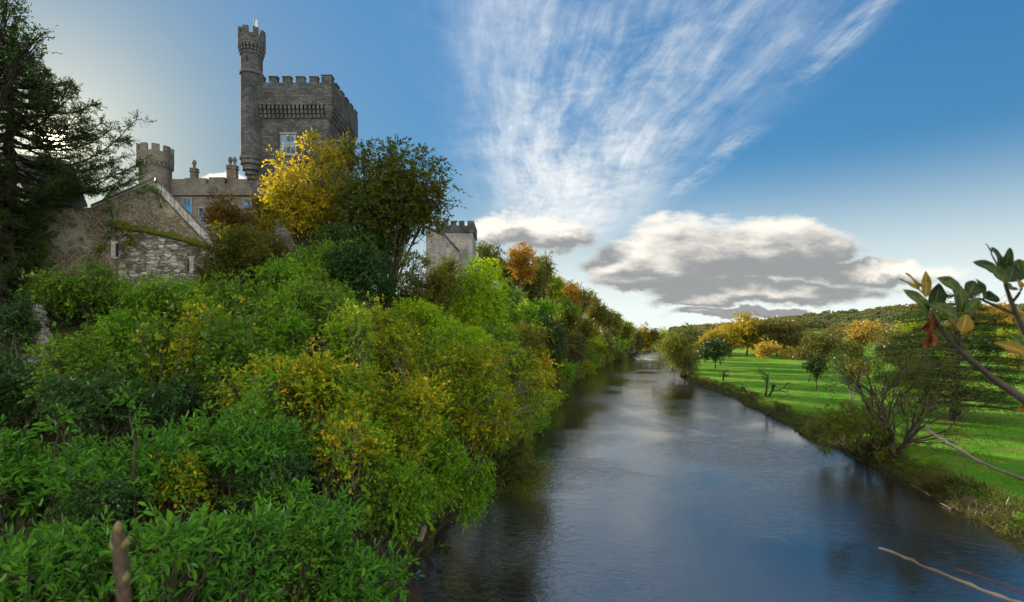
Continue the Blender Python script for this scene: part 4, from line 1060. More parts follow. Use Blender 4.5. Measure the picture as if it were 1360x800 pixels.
ht('dusky round tree on the lower skyline', 812, 412, 458, 15, 172, 'dusk', cover=1.0)
ht('grey tree below the dusky round one', 806, 436, 484, 15, 158, 'greyolive')
ht('olive tree at the water past the deep green one', 800, 460, 492, 13, 148, 'olive')
ht('dark tree on the last stretch of skyline', 827, 420, 466, 13, 196, 'olive')
ht('small green tree at the water below the dark skyline tree', 820, 446, 482, 12, 186, 'mid')
ht('dull tree at the foot of the hill where the river turns', 838, 432, 474, 12, 222, 'greyolive')
ht('low green tree beside the turn of the river', 835, 452, 478, 9, 214, 'mid')
ht('sunlit golden poplar at the river bend', 857, 430, 474, 9, 262, 'gold')
ht('grey green poplar left of the golden one', 847, 434, 474, 9, 252, 'greyolive')
ht('grey green poplar right of the golden one', 868, 434, 474, 10, 262, 'greyolive')
ht('second golden poplar, just left of the big willow', 880, 433, 474, 9, 275, 'yelgreen')
ht('dark tree closing the river bend behind the willow', 898, 440, 476, 14, 285, 'olive')

def waterside():
    ys = [50, 56, 63, 70, 78, 86, 94, 103, 112, 121, 131, 141, 152, 164, 177, 191, 206, 222, 238]
    ms = ['mid', 'olive', 'fresh', 'greyolive', 'mid', 'yelgreen', 'olive']
    for i, y in enumerate(ys):
        x = float(lerp_s(np.array([y]), YL, XL)[0])-.6+rng.normal(0, .4); h = rng.uniform(3.6, 6.0); w = rng.uniform(2.6, 4.2)
        px = 680+x/y*F; top = 440-(h-CAM_H)/y*F; bot = 440-(-.6-CAM_H)/y*F
        s = (y/100)**.6
        plant('waterside_shrub', 'low leafy shrub hanging over the waterline at the foot of the wooded bank', px, top, bot, w/y*F, y, ms[i % 7], .34*s, .19*s, .9, 12, .42, .1, 8, cat='shrub', group='waterside shrubs along the wooded bank', droop=.5, twigs=3, nstem=3, base_dx=-1.2)
waterside()

# ------------------------------------------------------------------ conifer and dark tree at the upper left
def conifer():
    Y = 29.0; b = P(8, 400, Y); gz = Tz(b.x, b.y)
    t = thing('yew_conifer', 'big dark conifer with upswept feathery boughs hiding the low sun', 'conifer', (b.x, b.y, gz))
    tb = Tubes(); top = P(14, 66, Y); base = np.array([b.x, b.y, gz-.3]); tp = np.array(tuple(top))
    tb.add(bez(base, tp, 0, 10, .05), np.linspace(.5, .06, 10), 9)
    O = []; D = []
    nb = 150
    def reach(z):    # bough length by height, read from the tree's outline
        return np.interp(z, [13.5, 16.5, 18.6, 19.4, 20.4, 21.6, 22.6, 23.7, 25.3, 26.6, 27.3], [1.5, 1.6, 2.0, 5.0, 6.7, 7.2, 5.4, 4.0, 2.4, 1.2, .4])
    for i in range(nb):
        z = gz+1.0+(tp[2]-gz-1.3)*((i+.5)/nb)**.85; f = (z-base[2])/(tp[2]-base[2])
        a = i*2.39996+rng.normal(0, .3); L = reach(z)*rng.uniform(.72, 1.08)
        o = base*(1-f)+tp*f; d = np.array([math.cos(a), math.sin(a), 0.0])
        n = 9; s = np.linspace(0, 1, n); pts = o+d*(L*s)[:, None]; pts[:, 2] += L*(.10*s-.30*np.sin(np.pi*s*.8)*.5+.22*s**3)
        if not sun_gap(pts, .12).all():
            continue
        tb.add(pts, np.linspace(.085, .015, n), 5)
        side = np.array([-d[1], d[0], 0])
        for k in range(3+int(L*4.6)):
            u = rng.uniform(.18, 1.0); p = np.array([np.interp(u, s, pts[:, j]) for j in range(3)])
            sg = 1 if k % 2 else -1; l = (.5+.9*(1-u))*rng.uniform(.7, 1.2)*min(1, L/4)
            dd = d*rng.uniform(.5, .9)+side*sg*rng.uniform(.5, 1.0)+np.array([0, 0, rng.uniform(-.05, .5)]); dd /= np.linalg.norm(dd)
            e = p+dd*l; tb.add([p, (p+e)/2+np.array([0, 0, .03]), e], [.02, .014, .006], 4)
            for w in np.linspace(.15, 1, 5):
                for q_ in range(2):
                    O.append(p+dd*l*w); D.append(dd*.7+rng.normal(0, .5, 3)+np.array([0, 0, .25]))
    O = np.array(O); D = unit(np.array(D))
    kp = sun_gap(O, .30); O, D = O[kp], D[kp]
    v, q, r = leaves_on_shoots(O, D, rng.uniform(.22, .45, len(O)), 9, .13, .042, .75, .15)
    ok = sun_gap(v, .20)[q].all(1); q, r = q[ok], r[ok]
    STAT['leaf'] += len(q)
    np_mesh('crown', v, q, M['needle'], t, r); tb.build('trunk', M['bark_dark'], t)
conifer()
plant('oak_tree', 'dark small leaved tree in the top left corner above the conifer', -34, -45, 150, 66, 25, 'darkleaf', .12, .085, .55, 16, .36, .35, 8, bark='bark_dark', twigs=12, inner=.4, gap=True,
      extra=[(12, 22, 22), (38, 60, 16), (22, 85, 22), (50, 45, 9), (8, 5, 16)])
plant('conifer', 'black green conifer behind the sun at the left edge', -40, 150, 420, 84, 33, 'needle', .2, .06, 1.2, 16, .36, .3, 8, bark='bark_dark', gap=True, cat='tree')
plant('elder_tree', 'backlit green small tree between the conifer and the house wall', 40, 255, 350, 34, 33, 'mid', .16, .10, 1.1, 10, .4, .3, 8, gap=True)
# climbing ivy on the house wall
def ivy(label, pts, m, ll, n, Yoff):
    O = []; D = []
    for s, z in pts:
        for i in range(n):
            O.append(tuple(hq(s+rng.normal(0, .16), z+rng.normal(0, .22), Yoff+abs(rng.normal(0, .05))))); D.append((rng.normal(0, .5), -.6, rng.normal(.3, .4)))
    t = thing('climbing_ivy', label, 'ivy', tuple(hq(*pts[0])))
    v, q, r = leaves_on_shoots(np.array(O), unit(np.array(D)), np.full(len(O), .22), 6, ll, ll*.8, 1.0, .2)
    np_mesh('leaves', v, q, M[m], t, r)
    tb = Tubes(); tb.add([tuple(hq(s, z, Yoff)) for s, z in pts], .02, 5); tb.build('stem', M['twig'], t)
ivy('fresh green ivy climbing the house wall left of the first slit window', [(.3, 14.6), (.35, 15.4), (.15, 16.2), (.5, 17.2), (.9, 18.2), (1.0, 19.2), (.9, 19.9)], 'fresh', .13, 14, .15)
ivy('small yellow leaved climber hanging from the mossy ledge', [(1.9, 18.5), (1.95, 18.0), (1.9, 17.5)], 'gold', .12, 14, .5)
ivy('dark ivy tuft on the peak of the house gable', [(2.6, 21.0), (3.0, 21.4), (3.4, 21.0), (3.6, 20.4)], 'mid', .12, 14, .1)

M['alder'] = leaf_mat('alder_leaf', [(.045, .065, .014), (.075, .105, .018), (.12, .14, .02), (.22, .19, .025)], .45, .1)
# bare twiggy shrubs
def rec(tb, p, d, L, r, depth, tips, up=.12, ang=.55, kids=(2, 3), shrink=.74, segs=4):
    pts = [p]; dd = d.copy()
    for i in range(segs):
        dd = dd+rng.normal(0, .13, 3)+np.array([0, 0, up*.4]); dd /= np.linalg.norm(dd); pts.append(pts[-1]+dd*L/segs)
    tb.add(pts, np.linspace(r, r*.62, segs+1), 8 if r > .06 else (5 if r > .02 else 3))
    if depth == 0:
        tips.append((pts[-1], dd)); return
    for k in range(rng.integers(kids[0], kids[1]+1)):
        j = rng.integers(2, segs+1); a = rng.normal(0, 1, 3); a -= dd*(a@dd); a /= np.linalg.norm(a)
        nd = dd*math.cos(ang)+a*math.sin(ang)*rng.uniform(.7, 1.3); nd /= np.linalg.norm(nd)
        rec(tb, np.array(pts[j]), nd, L*shrink*rng.uniform(.75, 1.2), r*.58, depth-1, tips, up, ang, kids, shrink, segs)
def bare(name, label, px, py_base, Y, height, stems, depth, r, m, spread=.45, cat='tree', leaf=None, cover=6, ll=.14, lw=.07, up=.12, group=None, ang=.55, lean=(0, 0), base=None, kids=(2, 3), trunk_frac=.36, shrink=.74):
    b = P(px, py_base, Y); gz = max(Tz(b.x, b.y), 0) if base is None else base
    t = thing(name, label, cat, (b.x, b.y, gz), group); tb = Tubes(); tips = []
    for s in range(stems):
        a = 2*math.pi*s/stems+rng.normal(0, .3); sp = spread*rng.uniform(.5, 1.2) if stems > 1 else spread*.2
        d = np.array([math.cos(a)*sp+lean[0], math.sin(a)*sp+lean[1], 1.0]); d /= np.linalg.norm(d)
        rec(tb, np.array([b.x+math.cos(a)*r*1.2*(stems > 1), b.y+math.sin(a)*r*1.2*(stems > 1), gz-.2]), d, height*trunk_frac, r, depth, tips, up, ang, kids, shrink)
    if leaf:
        O = np.array([p for p, _ in tips]); D = np.array([d for _, d in tips])
        O = np.repeat(O, cover, 0)+rng.normal(0, .22*height/10, (len(O)*cover, 3)); D = unit(np.repeat(D, cover, 0)+rng.normal(0, .5, (len(O), 3)))
        v, q, rr = leaves_on_shoots(O, D, np.full(len(O), .4*height/10), 6, ll, lw, 1.0, .2)
        STAT['leaf'] += len(q); np_mesh('crown', v, q, M[leaf], t, rr)
    tb.build('trunk', M[m], t)
    return t
bare('bare_shrub', 'leafless grey twiggy shrub rising in the middle of the bank', 445, 510, 23, 4.0, 7, 3, .035, 'deadwood', .5, 'shrub', base=P(445, 520, 23).z, ang=.35)
bare('bare_shrub', 'leafless pale twigs leaning right below the dark sycamore', 485, 470, 27, 3.6, 6, 3, .035, 'deadwood', .6, 'shrub', base=P(485, 480, 27).z, ang=.4, lean=(.25, 0))

for lab, px, py, Y, hh in STEMS:
    bare('bare_shrub', lab, px, py, Y, hh*rng.uniform(.8, 1.1), int(rng.integers(3, 7)), 2, .013, 'deadwood', rng.uniform(.2, .5), 'shrub', leaf='yelgreen', cover=2, ll=.13, lw=.08, base=P(px, py, Y).z, ang=.3, group=WG, trunk_frac=.5)
# ------------------------------------------------------------------ right bank
bare('alder_tree', 'wide many stemmed riverside tree with thin olive leaves on the near right bank', 1188, 606, 47.5, 11.4, 11, 5, .17, 'bark', .62, leaf='alder', cover=3, ll=.14, lw=.08, up=.10, ang=.5, kids=(2, 3))
bare('alder_tree', 'low leafy olive tree spilling towards the water left of the many stemmed tree', 1145, 600, 50, 6.0, 9, 4, .08, 'bark', .75, leaf='willow', cover=9, ll=.15, lw=.08, ang=.6)
bare('bramble_bush', 'purplish brown bramble bush on the waterline right of the many stemmed tree', 1240, 648, 40, 2.4, 26, 3, .018, 'twig', 1.1, 'bush', leaf='brown', cover=3, ll=.07, lw=.04, ang=.5)
bare('dead_tree', 'bare pale forked tree standing tall left of the many stemmed tree', 1128, 520, 68, 10.5, 1, 4, .15, 'bark_pale', .2, ang=.42, kids=(1, 3), trunk_frac=.34)
bare('dead_tree', 'gnarled leafless dark tree leaning right on the meadow edge', 1018, 527, 88, 6.6, 2, 4, .20, 'bark_dark', .35, ang=.75, up=.05, lean=(.22, 0), kids=(2, 3))
bare('dead_tree', 'short broken dark tree with one arm out, left of the leaning gnarled tree', 992, 523, 93, 3.6, 1, 4, .20, 'bark_dark', .3, ang=.95, up=-.05, lean=(-.15, 0))
bare('dead_tree', 'small crooked stump with twigs nearest the dark evergreen', 960, 508, 116, 3.8, 1, 4, .22, 'bark_dark', .3, ang=.9, up=-.05)
def cedar():
    Y = 63.0; b = P(1268, 550, Y); gz = Tz(b.x, b.y)
    t = thing('cedar_tree', 'large dark cedar with flat layered boughs on the right meadow', 'conifer', (b.x, b.y, gz))
    tb = Tubes(); base = np.array([b.x, b.y, gz-.3]); tp = np.array([b.x+.4, b.y, gz+15.0])
    tb.add(bez(base, tp, 0, 8, .1), np.linspace(.62, .08, 8), 10)
    O = []; D = []
    for lay in range(11):
        z = gz+2.6+lay*1.18; f = (z-gz)/15.0; nb = 9 if lay < 9 else 6
        for i in range(nb):
            a = 2*math.pi*i/nb+lay*.7+rng.normal(0, .25); L = np.interp(lay, [0, 2, 5, 8, 10], [6.6, 7.6, 6.8, 5.0, 2.0])*rng.uniform(.7, 1.12)
            o = base*(1-f)+tp*f; d = np.array([math.cos(a), math.sin(a), 0.0]); s = np.linspace(0, 1, 8)
            pts = o+d*(L*s)[:, None]; pts[:, 2] += rng.normal(0, .25)+L*(.12*s-.16*s**2)
            tb.add(pts, np.linspace(.13, .02, 8), 5); side = np.array([-d[1], d[0], 0])
            for k in range(int(L*30)):
                u = rng.uniform(.2, 1.02)**.8; w = (1.25-.75*u)*L*.26
                p = np.array([np.interp(u, s, pts[:, j]) for j in range(3)])+side*rng.normal(0, w)
                p[2] += rng.normal(.05, .16)-.05*abs(rng.normal()); O.append(p); D.append(d*.6+side*rng.normal(0, .8)+np.array([0, 0, rng.normal(.05, .2)]))
    O = np.array(O); D = unit(np.array(D))
    v, q, r = leaves_on_shoots(O, D, rng.uniform(.35, .65, len(O)), 9, .20, .065, .9, .12, flat=.7)
    STAT['leaf'] += len(q); np_mesh('crown', v, q, M['cedar'], t, r); tb.build('trunk', M['bark_dark'], t)
cedar()
MG = 'trees standing in and around the meadow'
def mt(label, px, top, bot, hw, Y, m, name='parkland_tree', cover=1.1, **kw):
    s = Y/100.0; d = dict(ll=.36*s**.65, lw=.22*s**.65, cover=cover, k=22, lobe=.42, nl=8, twigs=6, group=MG); d.update(kw)
    return plant(name, label, px, top, bot, hw, Y, m, **d)
mt('tall grey green willow leaning over the river on the right bank', 898, 433, 501, 28, 140, 'willow', 'willow_tree', droop=.6, up=.1, lw=.14, extra=[(875, 462, 9), (872, 478, 8), (912, 440, 9)])
mt('round weeping willow in front of the tall one', 913, 462, 500, 17, 136, 'greyolive', 'willow_tree', droop=.9, up=-.1, lw=.12)
mt('compact dark evergreen oak standing on the green meadow', 950, 446, 487, 23, 153, 'darkleaf', 'evergreen_oak', 1.4, up=.35)
mt('small dark green tree with a clear trunk on the meadow', 1084, 470, 508, 15, 97, 'darkleaf', cover=1.3)
mt('bronze round tree behind the small dark meadow tree', 1092, 437, 482, 29, 138, 'brown', cover=1.25)
mt('golden brown tree, tallest of the meadow edge group', 992, 411, 477, 36, 225, 'parkgold', cover=1.15, rmix=.4)
mt('straw gold tree left in the meadow edge group', 965, 424, 476, 24, 240, 'straw', cover=1.0)
mt('olive gold tree to the right of the tallest golden brown one', 1032, 417, 478, 38, 215, 'brown', cover=1.1)
mt('low pale straw coloured bush under the meadow edge trees', 1018, 455, 480, 22, 205, 'straw', 'parkland_bush', cat='bush')
mt('pale willow scrub at the foot of the olive gold tree', 1048, 462, 481, 16, 200, 'straw', 'parkland_bush', cat='bush')
mt('golden scrub left behind the dark evergreen oak', 935, 450, 474, 14, 250, 'parkgold', 'parkland_bush', cat='bush', rmix=.5)
mt('far golden tree above the dark evergreen oak', 945, 440, 472, 16, 262, 'straw')
mt('second golden brown tree just right of the tallest one', 1012, 420, 478, 26, 235, 'parkgold', cover=1.1)
mt('muted olive tree between the bronze tree and the olive gold one', 1062, 434, 478, 24, 210, 'greyolive', cover=1.1)
mt('yellowing tree at the left end of the meadow edge group', 948, 434, 474, 18, 230, 'parkgold', cover=1.0)
mt('low brown thicket along the meadow edge under the muted olive tree', 1070, 458, 482, 24, 190, 'brown', 'parkland_bush', cat='bush')
mt('pinkish bare winter tree crown behind the bare forked tree', 1145, 420, 470, 32, 190, 'straw', cover=.6, twigs=22, rmix=.5)
mt('grey green bush right of the bronze tree', 1130, 450, 482, 20, 165, 'olive', 'parkland_bush', cat='bush')
mt('pale yellow bush catching the sun left of the many stemmed tree', 1140, 478, 507, 16, 92, 'straw', 'parkland_bush', cat='bush')
mt('sage green round tree top left of the cedar', 1195, 435, 490, 32, 120, 'greyolive')
mt('olive tree behind the cedar on the left', 1212, 418, 470, 24, 160, 'yelgreen')
mt('amber tree far right behind the cedar', 1325, 405, 470, 30, 175, 'amber', cover=1.1, rmix=.5)
mt('yellow green tree at the right edge behind the magnolia leaves', 1350, 425, 480, 26, 140, 'yelgreen')
mt('green tree between the cedar and the right edge', 1310, 432, 482, 24, 150, 'mid')
mt('orange brown tree far behind the cedar top', 1290, 398, 455, 26, 230, 'amber', cover=1.1, rmix=.4)
mt('low scrub at the right edge where the sunlit meadow ends', 1352, 470, 492, 18, 135, 'straw', 'parkland_bush', cat='bush')

# ------------------------------------------------------------------ countless ground plants
def scatter(name, pts, m, ll, lw, nl, L, up=1.0, droop=.3, spread=.6, sd=.4, label=None, cat=None):
    O = np.asarray(pts); D = unit(np.array([0, 0, up])+rng.normal(0, sd, O.shape))
    v, q, r = leaves_on_shoots(O, D, L*rng.uniform(.5, 1.4, len(O)), nl, ll, lw, spread, droop)
    STAT['leaf'] += len(q); o = np_mesh(name, v, q, M[m], None, r); return tag(o, label, cat, None, 'stuff')
def on_ground(n, ymin, ymax, dmin, dmax, side, pw=1.0):
    y = rng.uniform(ymin**.5 if ymin > 0 else 0, ymax**.5, n)**2; d = dmin+(dmax-dmin)*rng.uniform(0, 1, n)**pw
    x = lerp_s(y, YL, XL)-d if side < 0 else lerp_s(y, YR, XR)+d
    return np.stack([x, y, np.maximum(T(x, y), 0)], 1)
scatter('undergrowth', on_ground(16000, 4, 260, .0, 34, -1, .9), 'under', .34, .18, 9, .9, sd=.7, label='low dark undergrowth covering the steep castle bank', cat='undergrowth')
b = on_ground(6500, 22, 190, -.3, 1.9, 1); scatter('bank_vegetation', b, 'reed', .55, .05, 9, .30, .6, .5, .9, .5, 'rank brown green grasses and weeds along the right river bank', 'bank plants')
g = on_ground(60000, 24, 150, 1.0, 60, 1, 1.5); g = g[np.sin(g[:, 0]*.9+g[:, 1]*.5)+np.sin(g[:, 0]*.37-g[:, 1]*.83+1)+rng.normal(0, .5, len(g)) > .75]
fl = on_ground(7000, 26, 150, 1.0, 70, 1, 1.2); fl = fl[np.sin(fl[:, 0]*.21+2)+np.sin(fl[:, 1]*.17-.6) > -.3]
scatter('fallen_leaves', fl, 'straw', .16, .12, 1, .05, .3, .1, 1.3, .6, 'scattered fallen leaves on the meadow', 'leaves')
scatter('grass', g, 'sward', .20, .024, 6, .06, 1.0, .2, .8, .4, 'tufts of bright meadow grass', 'grass')
def far_wood():
    n = 1500; az = rng.uniform(.30, 1.15, n); y = rng.uniform(420, 1050, n); x = az*y
    f = sst(-.25, .25, np.sin(x*.011+y*.006)+np.sin(y*.017-x*.004)+.6); keep = (rng.uniform(0, 1, n) < f*.95+.05)
    keep &= ~((x/y > .50) & (x/y < .60) & (y < 600))
    x, y = x[keep], y[keep]; c = np.stack([x, y, T(x, y)+4.5], 1); k = 60
    d = unit(rng.normal(0, 1, (len(c), k, 3))); d[..., 2] = np.abs(d[..., 2])*.9-.15
    rr = rng.uniform(5, 8.5, (len(c), 1, 1)); O = (c[:, None]+d*rr).reshape(-1, 3); D = unit(d.reshape(-1, 3)+rng.normal(0, .4, (len(O), 3)))
    v, q, r = leaves_on_shoots(O, D, np.full(len(O), 1.5), 4, 2.6, 1.8, 1.0, .1, rmix=.35, clump_rnd=np.repeat(rng.uniform(0, 1, len(c)), k))
    STAT['leaf'] += len(q)
    tag(np_mesh('far_wood', v, q, M['farwood'], None, r), 'distant autumn woods covering the long hill', 'woods', None, 'stuff')
far_wood()

# ------------------------------------------------------------------ things close to the bridge
def px_path(pts):
    return np.array([tuple(P(x, y, d)) for x, y, d in pts])
def smooth_path(p, n=24):
    t = np.linspace(0, 1, len(p)); u = np.linspace(0, 1, n); out = np.stack([np.interp(u, t, p[:, i]) for i in range(3)], 1)
    for _ in range(2): out[1:-1] = out[1:-1]*.5+(out[:-2]+out[2:])*.25
    return out
def big_leaf_mat(name, c0, c1, c2):
    m, g, out = mat(name); p = geo_pos(g); n = g.noise(p, 45.0, 4, .6); n2 = g.noise(p, 140.0, 3, .6)
    col = g.mix(g.smooth(n, .38, .62), c4(c0), c4(c1)); col = g.mix(g.mul(g.smooth(n, .58, .70), .85), col, c4(c2))
    at = g.node('ShaderNodeAttribute'); at.attribute_name = 'rib'; rib = at.outputs['Fac']
    au = g.node('ShaderNodeAttribute'); au.attribute_name = 'run'
    vein = g.m('FRACT', g.add(g.mul(au.outputs['Fac'], 9.0), g.mul(rib, -2.2))); vein = g.smooth(vein, .12, .0)
    col = g.mix(g.mul(vein, .22), col, c4([min(1, x*1.8+.02) for x in c1])); col = g.mix(g.smooth(rib, .16, .04), col, c4([min(1, x*1.5+.025) for x in c1]))
    d = g.node('ShaderNodeBsdfPrincipled'); g.put(d, 'Base Color', col); g.put(d, 'Roughness', .5); g.put(d, 'Specular IOR Level', .22)
    bn = g.node('ShaderNodeBump'); g.put(bn, 'Height', n2); g.put(bn, 'Strength', .25); g.put(bn, 'Distance', .002); g.nt.links.new(bn.outputs[0], d.inputs['Normal'])
    tr = g.node('ShaderNodeBsdfTranslucent'); g.put(tr, 0, g.mix(1.0, col, (1.3, 1.2, .5, 1), 'MULTIPLY'))
    mx = g.node('ShaderNodeMixShader'); g.put(mx, 0, .45); g.nt.links.new(d.outputs[0], mx.inputs[1]); g.nt.links.new(tr.outputs[0], mx.inputs[2])
    g.nt.links.new(mx.outputs[0], out.inputs[0]); M[name] = m
big_leaf_mat('magnolia_green', (.032, .068, .010), (.065, .10, .012), (.15, .12, .016))
big_leaf_mat('magnolia_dark', (.018, .040, .010), (.034, .060, .012), (.07, .065, .014))
big_leaf_mat('magnolia_yellow', (.15, .15, .014), (.25, .16, .014), (.10, .045, .012))
big_leaf_mat('magnolia_rust', (.24, .07, .012), (.16, .035, .010), (.07, .02, .01))
def big_leaf(parent, base, tip, width, m, face, curl=.20, label=None):
    """one broad leaf: base and tip points, its width, and the way its upper side faces"""
    b = np.array(base); e = np.array(tip); d = e-b; l = np.linalg.norm(d); d /= l
    f = np.array(face, float); s = np.cross(d, f); s /= np.linalg.norm(s); nn = np.cross(s, d)
    ph = random.uniform(0, 6); vs = []; rb = []; ru = []; nu, nv = 16, 12
    for i in range(nu+1):
        u = i/nu; w = width*.5*(math.sin(math.pi*min(1, u**.82))**.72)*(1-.12*u)+.0006
        for j in range(-nv//2, nv//2+1):
            k = j/(nv/2); wv = .05*l*math.sin(u*11+k*2+ph)*abs(k)*.5
            vs.append(b+d*l*u+s*w*k+nn*(abs(k)*w*.35-curl*l*u*u+wv)); rb.append(abs(k)); ru.append(u)
    n = nv+1; qs = [(i*n+j, i*n+j+1, (i+1)*n+j+1, (i+1)*n+j) for i in range(nu) for j in range(nv)]
    o = np_mesh('leaf', vs, qs, M[m], parent, smooth=True)
    for nm, vals in (('rib', rb), ('run', ru)):
        a_ = o.data.attributes.new(nm, 'FLOAT', 'POINT'); a_.data.foreach_set('value', np.array(vals, np.float32))
    if label: o['label'] = label
    mod = o.modifiers.new('thick', 'SOLIDIFY'); mod.thickness = .0006
    return o
def magnolia():
    D0 = 1.75
    t = thing('magnolia_branch', 'forked magnolia branch with green and yellow leaves reaching in from the right', 'branch', tuple(P(1400, 560, D0)))
    tb = Tubes()
    tb.add(smooth_path(px_path([(2300, 1010, 1.62), (1800, 760, 1.66), (1560, 655, 1.69), (1420, 580, 1.70), (1355, 527, 1.72), (1318, 503, 1.74), (1274, 466, 1.75), (1250, 440, 1.76), (1238, 415, 1.77)]), 44), np.linspace(.021, .005, 44), 8)
    tb.add(smooth_path(px_path([(1274, 466, 1.75), (1262, 465, 1.75), (1240, 461, 1.76), (1222, 457, 1.77)]), 10), np.linspace(.006, .003, 10), 6)
    tb.add(smooth_path(px_path([(1275, 467, 1.75), (1275, 450, 1.74), (1273, 438, 1.74)]), 8), np.linspace(.006, .004, 8), 6)
    tb.add(smooth_path(px_path([(2150, 935, 1.63), (1800, 800, 1.70), (1540, 640, 1.80), (1420, 510, 1.85), (1368, 455, 1.86), (1350, 420, 1.86), (1342, 398, 1.86), (1335, 378, 1.86)]), 44), np.linspace(.018, .005, 44), 8)
    tb.add(smooth_path(px_path([(1345, 416, 1.86), (1325, 408, 1.88), (1308, 400, 1.89), (1300, 396, 1.89)]), 10), np.linspace(.006, .003, 10), 6)
    tb.add(smooth_path(px_path([(1344, 402, 1.86), (1354, 390, 1.84), (1358, 380, 1.83)]), 8), np.linspace(.005, .003, 8), 6)
    tb.add(smooth_path(px_path([(1335, 378, 1.86), (1328, 358, 1.86), (1319, 342, 1.85), (1316, 336, 1.85)]), 8), np.linspace(.004, .002, 8), 6)
    tb.build('stem', M['twig'], t)
    L = [  # base, tip, width px, material, depth offset, facing
        ((1233, 416), (1208, 382), 22, 'magnolia_green', -.05, (.2, -1, .5)), ((1230, 395), (1231, 357), 11, 'magnolia_yellow', .03, (-.6, -1, .1)),
        ((1226, 390), (1201, 368), 6, 'magnolia_yellow', .05, (.1, -1, .6)), ((1222, 385), (1209, 361), 6, 'magnolia_yellow', .06, (.4, -1, .3)), ((1228, 386), (1219, 372), 7, 'magnolia_rust', .05, (.2, -1, .2)),
        ((1240, 410), (1250, 376), 20, 'magnolia_dark', .05, (-.3, -1, .3)), ((1236, 420), (1240, 440), 9, 'magnolia_rust', .02, (.4, -1, .3)), ((1236, 418), (1223, 410), 8, 'magnolia_yellow', -.02, (.2, -1, .5)), ((1241, 418), (1249, 438), 9, 'magnolia_yellow', .04, (.5, -1, .3)),
        ((1273, 424), (1242, 400), 22, 'magnolia_green', -.05, (.3, -1, .6)), ((1277, 415), (1281, 377), 17, 'magnolia_green', -.02, (.2, -1, .1)), ((1281, 416), (1304, 394), 13, 'magnolia_green', -.03, (-.4, -1, .3)),
        ((1274, 390), (1253, 367), 24, 'magnolia_green', .05, (.2, -1, .5)), ((1286, 392), (1298, 372), 22, 'magnolia_dark', .08, (-.2, -1, .2)), ((1274, 440), (1263, 420), 18, 'magnolia_yellow', -.03, (.2, -1, .4)), ((1276, 442), (1287, 417), 20, 'magnolia_yellow', -.05, (-.2, -1, .3)), ((1270, 414), (1272, 385), 12, 'magnolia_dark', .06, (.5, -1, .2)),
        ((1306, 398), (1303, 370), 18, 'magnolia_green', .12, (.5, -1, .3)), ((1308, 397), (1329, 394), 20, 'magnolia_dark', .13, (.0, -1, .8)), 
        ((1337, 378), (1317, 350), 21, 'magnolia_green', .08, (.3, -1, .3)), ((1322, 362), (1297, 345), 20, 'magnolia_dark', .1, (.1, -1, .6)), ((1330, 362), (1326, 328), 16, 'magnolia_dark', .12, (.3, -1, .3)), ((1334, 358), (1344, 330), 12, 'magnolia_dark', .11, (-.3, -1, .3)), ((1317, 338), (1313, 322), 4, 'magnolia_dark', .1, (.3, -1, .3)),
        ((1339, 375), (1349, 350), 19, 'magnolia_dark', .09, (-.3, -1, .3)), ((1344, 375), (1362, 340), 22, 'magnolia_dark', .12, (-.3, -1, .3)), ((1340, 384), (1350, 378), 15, 'magnolia_green', .06, (.0, -1, .8)), ((1356, 384), (1353, 371), 12, 'magnolia_yellow', .04, (.3, -1, .3)), ((1358, 360), (1372, 352), 26, 'magnolia_green', .07, (-.2, -1, .4)),
        ((1362, 470), (1325, 452), 19, 'magnolia_yellow', -.04, (.0, -1, .5)), ((1356, 458), (1341, 440), 15, 'magnolia_green', .02, (.2, -1, .5)), ((1372, 540), (1352, 545), 10, 'magnolia_yellow', -.02, (.0, -1, .5)),
        ((1243, 430), (1226, 438), 13, 'magnolia_rust', .02, (.2, -1, .2)), ((1236, 440), (1231, 461), 12, 'magnolia_rust', .0, (.4, -1, .2)), ((1239, 442), (1243, 460), 11, 'magnolia_rust', .0, (.4, -1, .2))]
    for (bx, by), (tx, ty), w, m, dd, fc in L:
        d = D0+dd; dt = d-rng.uniform(-.03, .03)
        big_leaf(t, tuple(P(bx, by, d)), tuple(P(tx, ty, dt)), w/F*d*1.04, m, fc, label={'magnolia_rust': 'withered rust red leaf', 'magnolia_yellow': 'yellowed leaf'}.get(m))
magnolia()
def stick(name, label, pts, r0, r1, m, knots=0, side=(), cat='twig'):
    p = smooth_path(px_path(pts), 60)[::2]; t = thing(name, label, cat, tuple(p[0])); tb = Tubes()
    rad = np.linspace(r0, r1, 30)*(1+.10*np.sin(np.arange(30)*1.9)); 
    for k in range(knots): rad[3+int(k*26/max(1, knots))] *= 1.3
    tb.add(p+np.vstack([[[0, 0, 0]], rng.normal(0, r0*.25, (28, 3)), [[0, 0, 0]]]), rad, 9)
    for s in side: tb.add(smooth_path(px_path(s), 8), np.linspace(r1*1.1, r1*.6, 8), 6)
    tb.build('stem', M[m], t); return t
stick('dry_twig', 'long pale dry twig slanting up from the right edge across the meadow', [(2300, 1000, 1.7), (1700, 760, 2.0), (1420, 655, 2.2), (1360, 638, 2.25), (1310, 618, 2.3), (1270, 595, 2.35), (1245, 580, 2.4), (1232, 571, 2.42)], .0075, .0050, 'deadwood', 5, [[(1233, 572, 2.42), (1231, 566, 2.42), (1231, 563, 2.42)]])
stick('dry_twig', 'pale knotty twig crossing the bottom right corner over the water', [(2300, 1130, 1.6), (1750, 950, 1.75), (1420, 824, 1.9), (1345, 798, 1.95), (1290, 778, 2.0), (1240, 758, 2.05), (1200, 740, 2.1), (1162, 726, 2.12)], .0075, .0045, 'deadwood', 7)
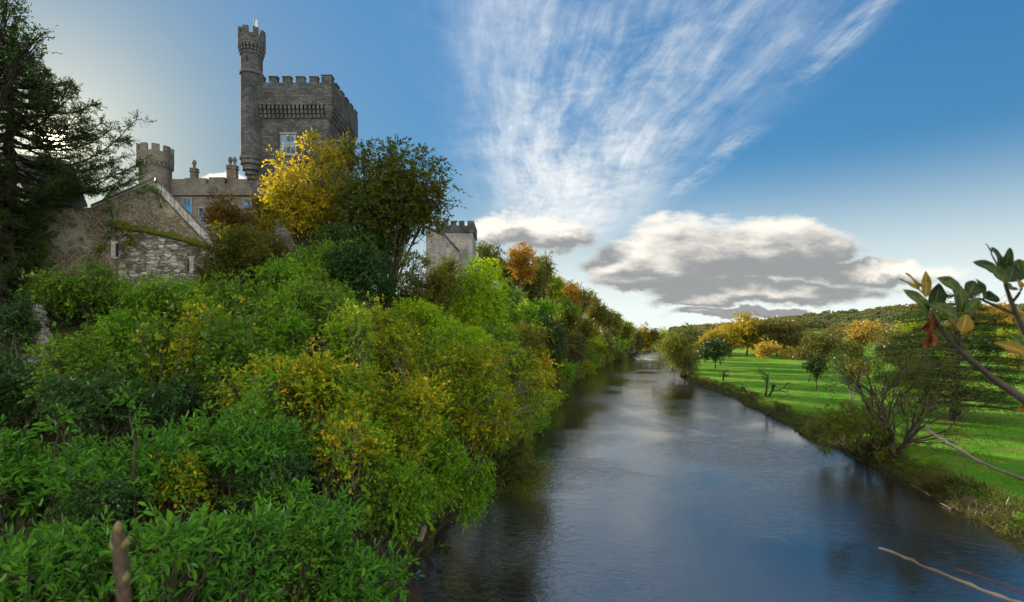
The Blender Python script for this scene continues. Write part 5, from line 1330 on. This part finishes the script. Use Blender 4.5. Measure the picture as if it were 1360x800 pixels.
stick('dry_twig', 'thin reddish twig above the knotty one in the bottom right corner', [(2300, 1150, 1.7), (1750, 940, 1.85), (1420, 812, 2.0), (1360, 788, 2.05), (1320, 772, 2.1), (1264, 754, 2.15)], .0036, .0022, 'twig_red', 3)
stick('driftwood', 'pale bent branch lying in the water below the bramble bush', [(1236, 660, 39.3), (1226, 652, 40.2), (1216, 647, 41.0), (1208, 643, 41.5)], .07, .03, 'deadwood', 2, cat='branch')
stick('driftwood', 'short pale stick at the waterline right of the bent branch', [(1264, 677, 36.3), (1256, 672, 37.0), (1248, 668, 37.6)], .05, .03, 'deadwood', 1, cat='branch')
def bud_twig():
    t = thing('budding_twig', 'thick upright twig with swollen buds at the bottom left', 'twig', tuple(P(166, 860, .95))); d = .95
    p = smooth_path(px_path([(167, 860, d), (165, 800, d), (163, 770, d), (160, 735, d), (158, 712, d), (157, 700, d)]), 30)
    u = np.linspace(0, 1, 30); rad = np.interp(u, [0, .35, .5, .6, .8, .9, .96, 1], [.0115, .0110, .0125, .0105, .0108, .0095, .0075, .002])
    rad *= 1+.03*np.sin(np.arange(30)*2.6)
    tb = Tubes(); tb.add(p, rad, 14); tb.build('stem', M['budstem'], t)
    for px, py, w, h, tx in ((151, 726, 5, 8, -3), (167, 722, 5, 8, 3), (167, 767, 5, 8, 2), (157, 701, 6, 9, 0)):
        c = P(px, py, d-.004); bm = bmesh.new(); bmesh.ops.create_uvsphere(bm, u_segments=14, v_segments=10, radius=1)
        for v in bm.verts:
            z = v.co.z; s = 1-.35*max(0, z); v.co = Vector((c.x+v.co.x*w/F*d*s+tx/F*d*z, c.y+v.co.y*w/F*d*s, c.z+z*h/F*d))
        bm_obj('bud', bm, M['bud'], t, True)
M['budstem'] = bark_mat('bud_twig_bark', (.045, .033, .024), (.095, .070, .050))
nt_ = M['budstem'].node_tree
for n_ in nt_.nodes:
    if n_.type == 'TEX_NOISE': n_.inputs['Scale'].default_value *= 40
    if n_.type == 'BUMP': n_.inputs['Distance'].default_value = .001
M['bud'] = simple('bud_scales', (.09, .075, .03), (.19, .155, .05), 260, .6, .3)
bud_twig()
open("/tmp/leaf.txt","w").write(str(STAT["leaf"]))
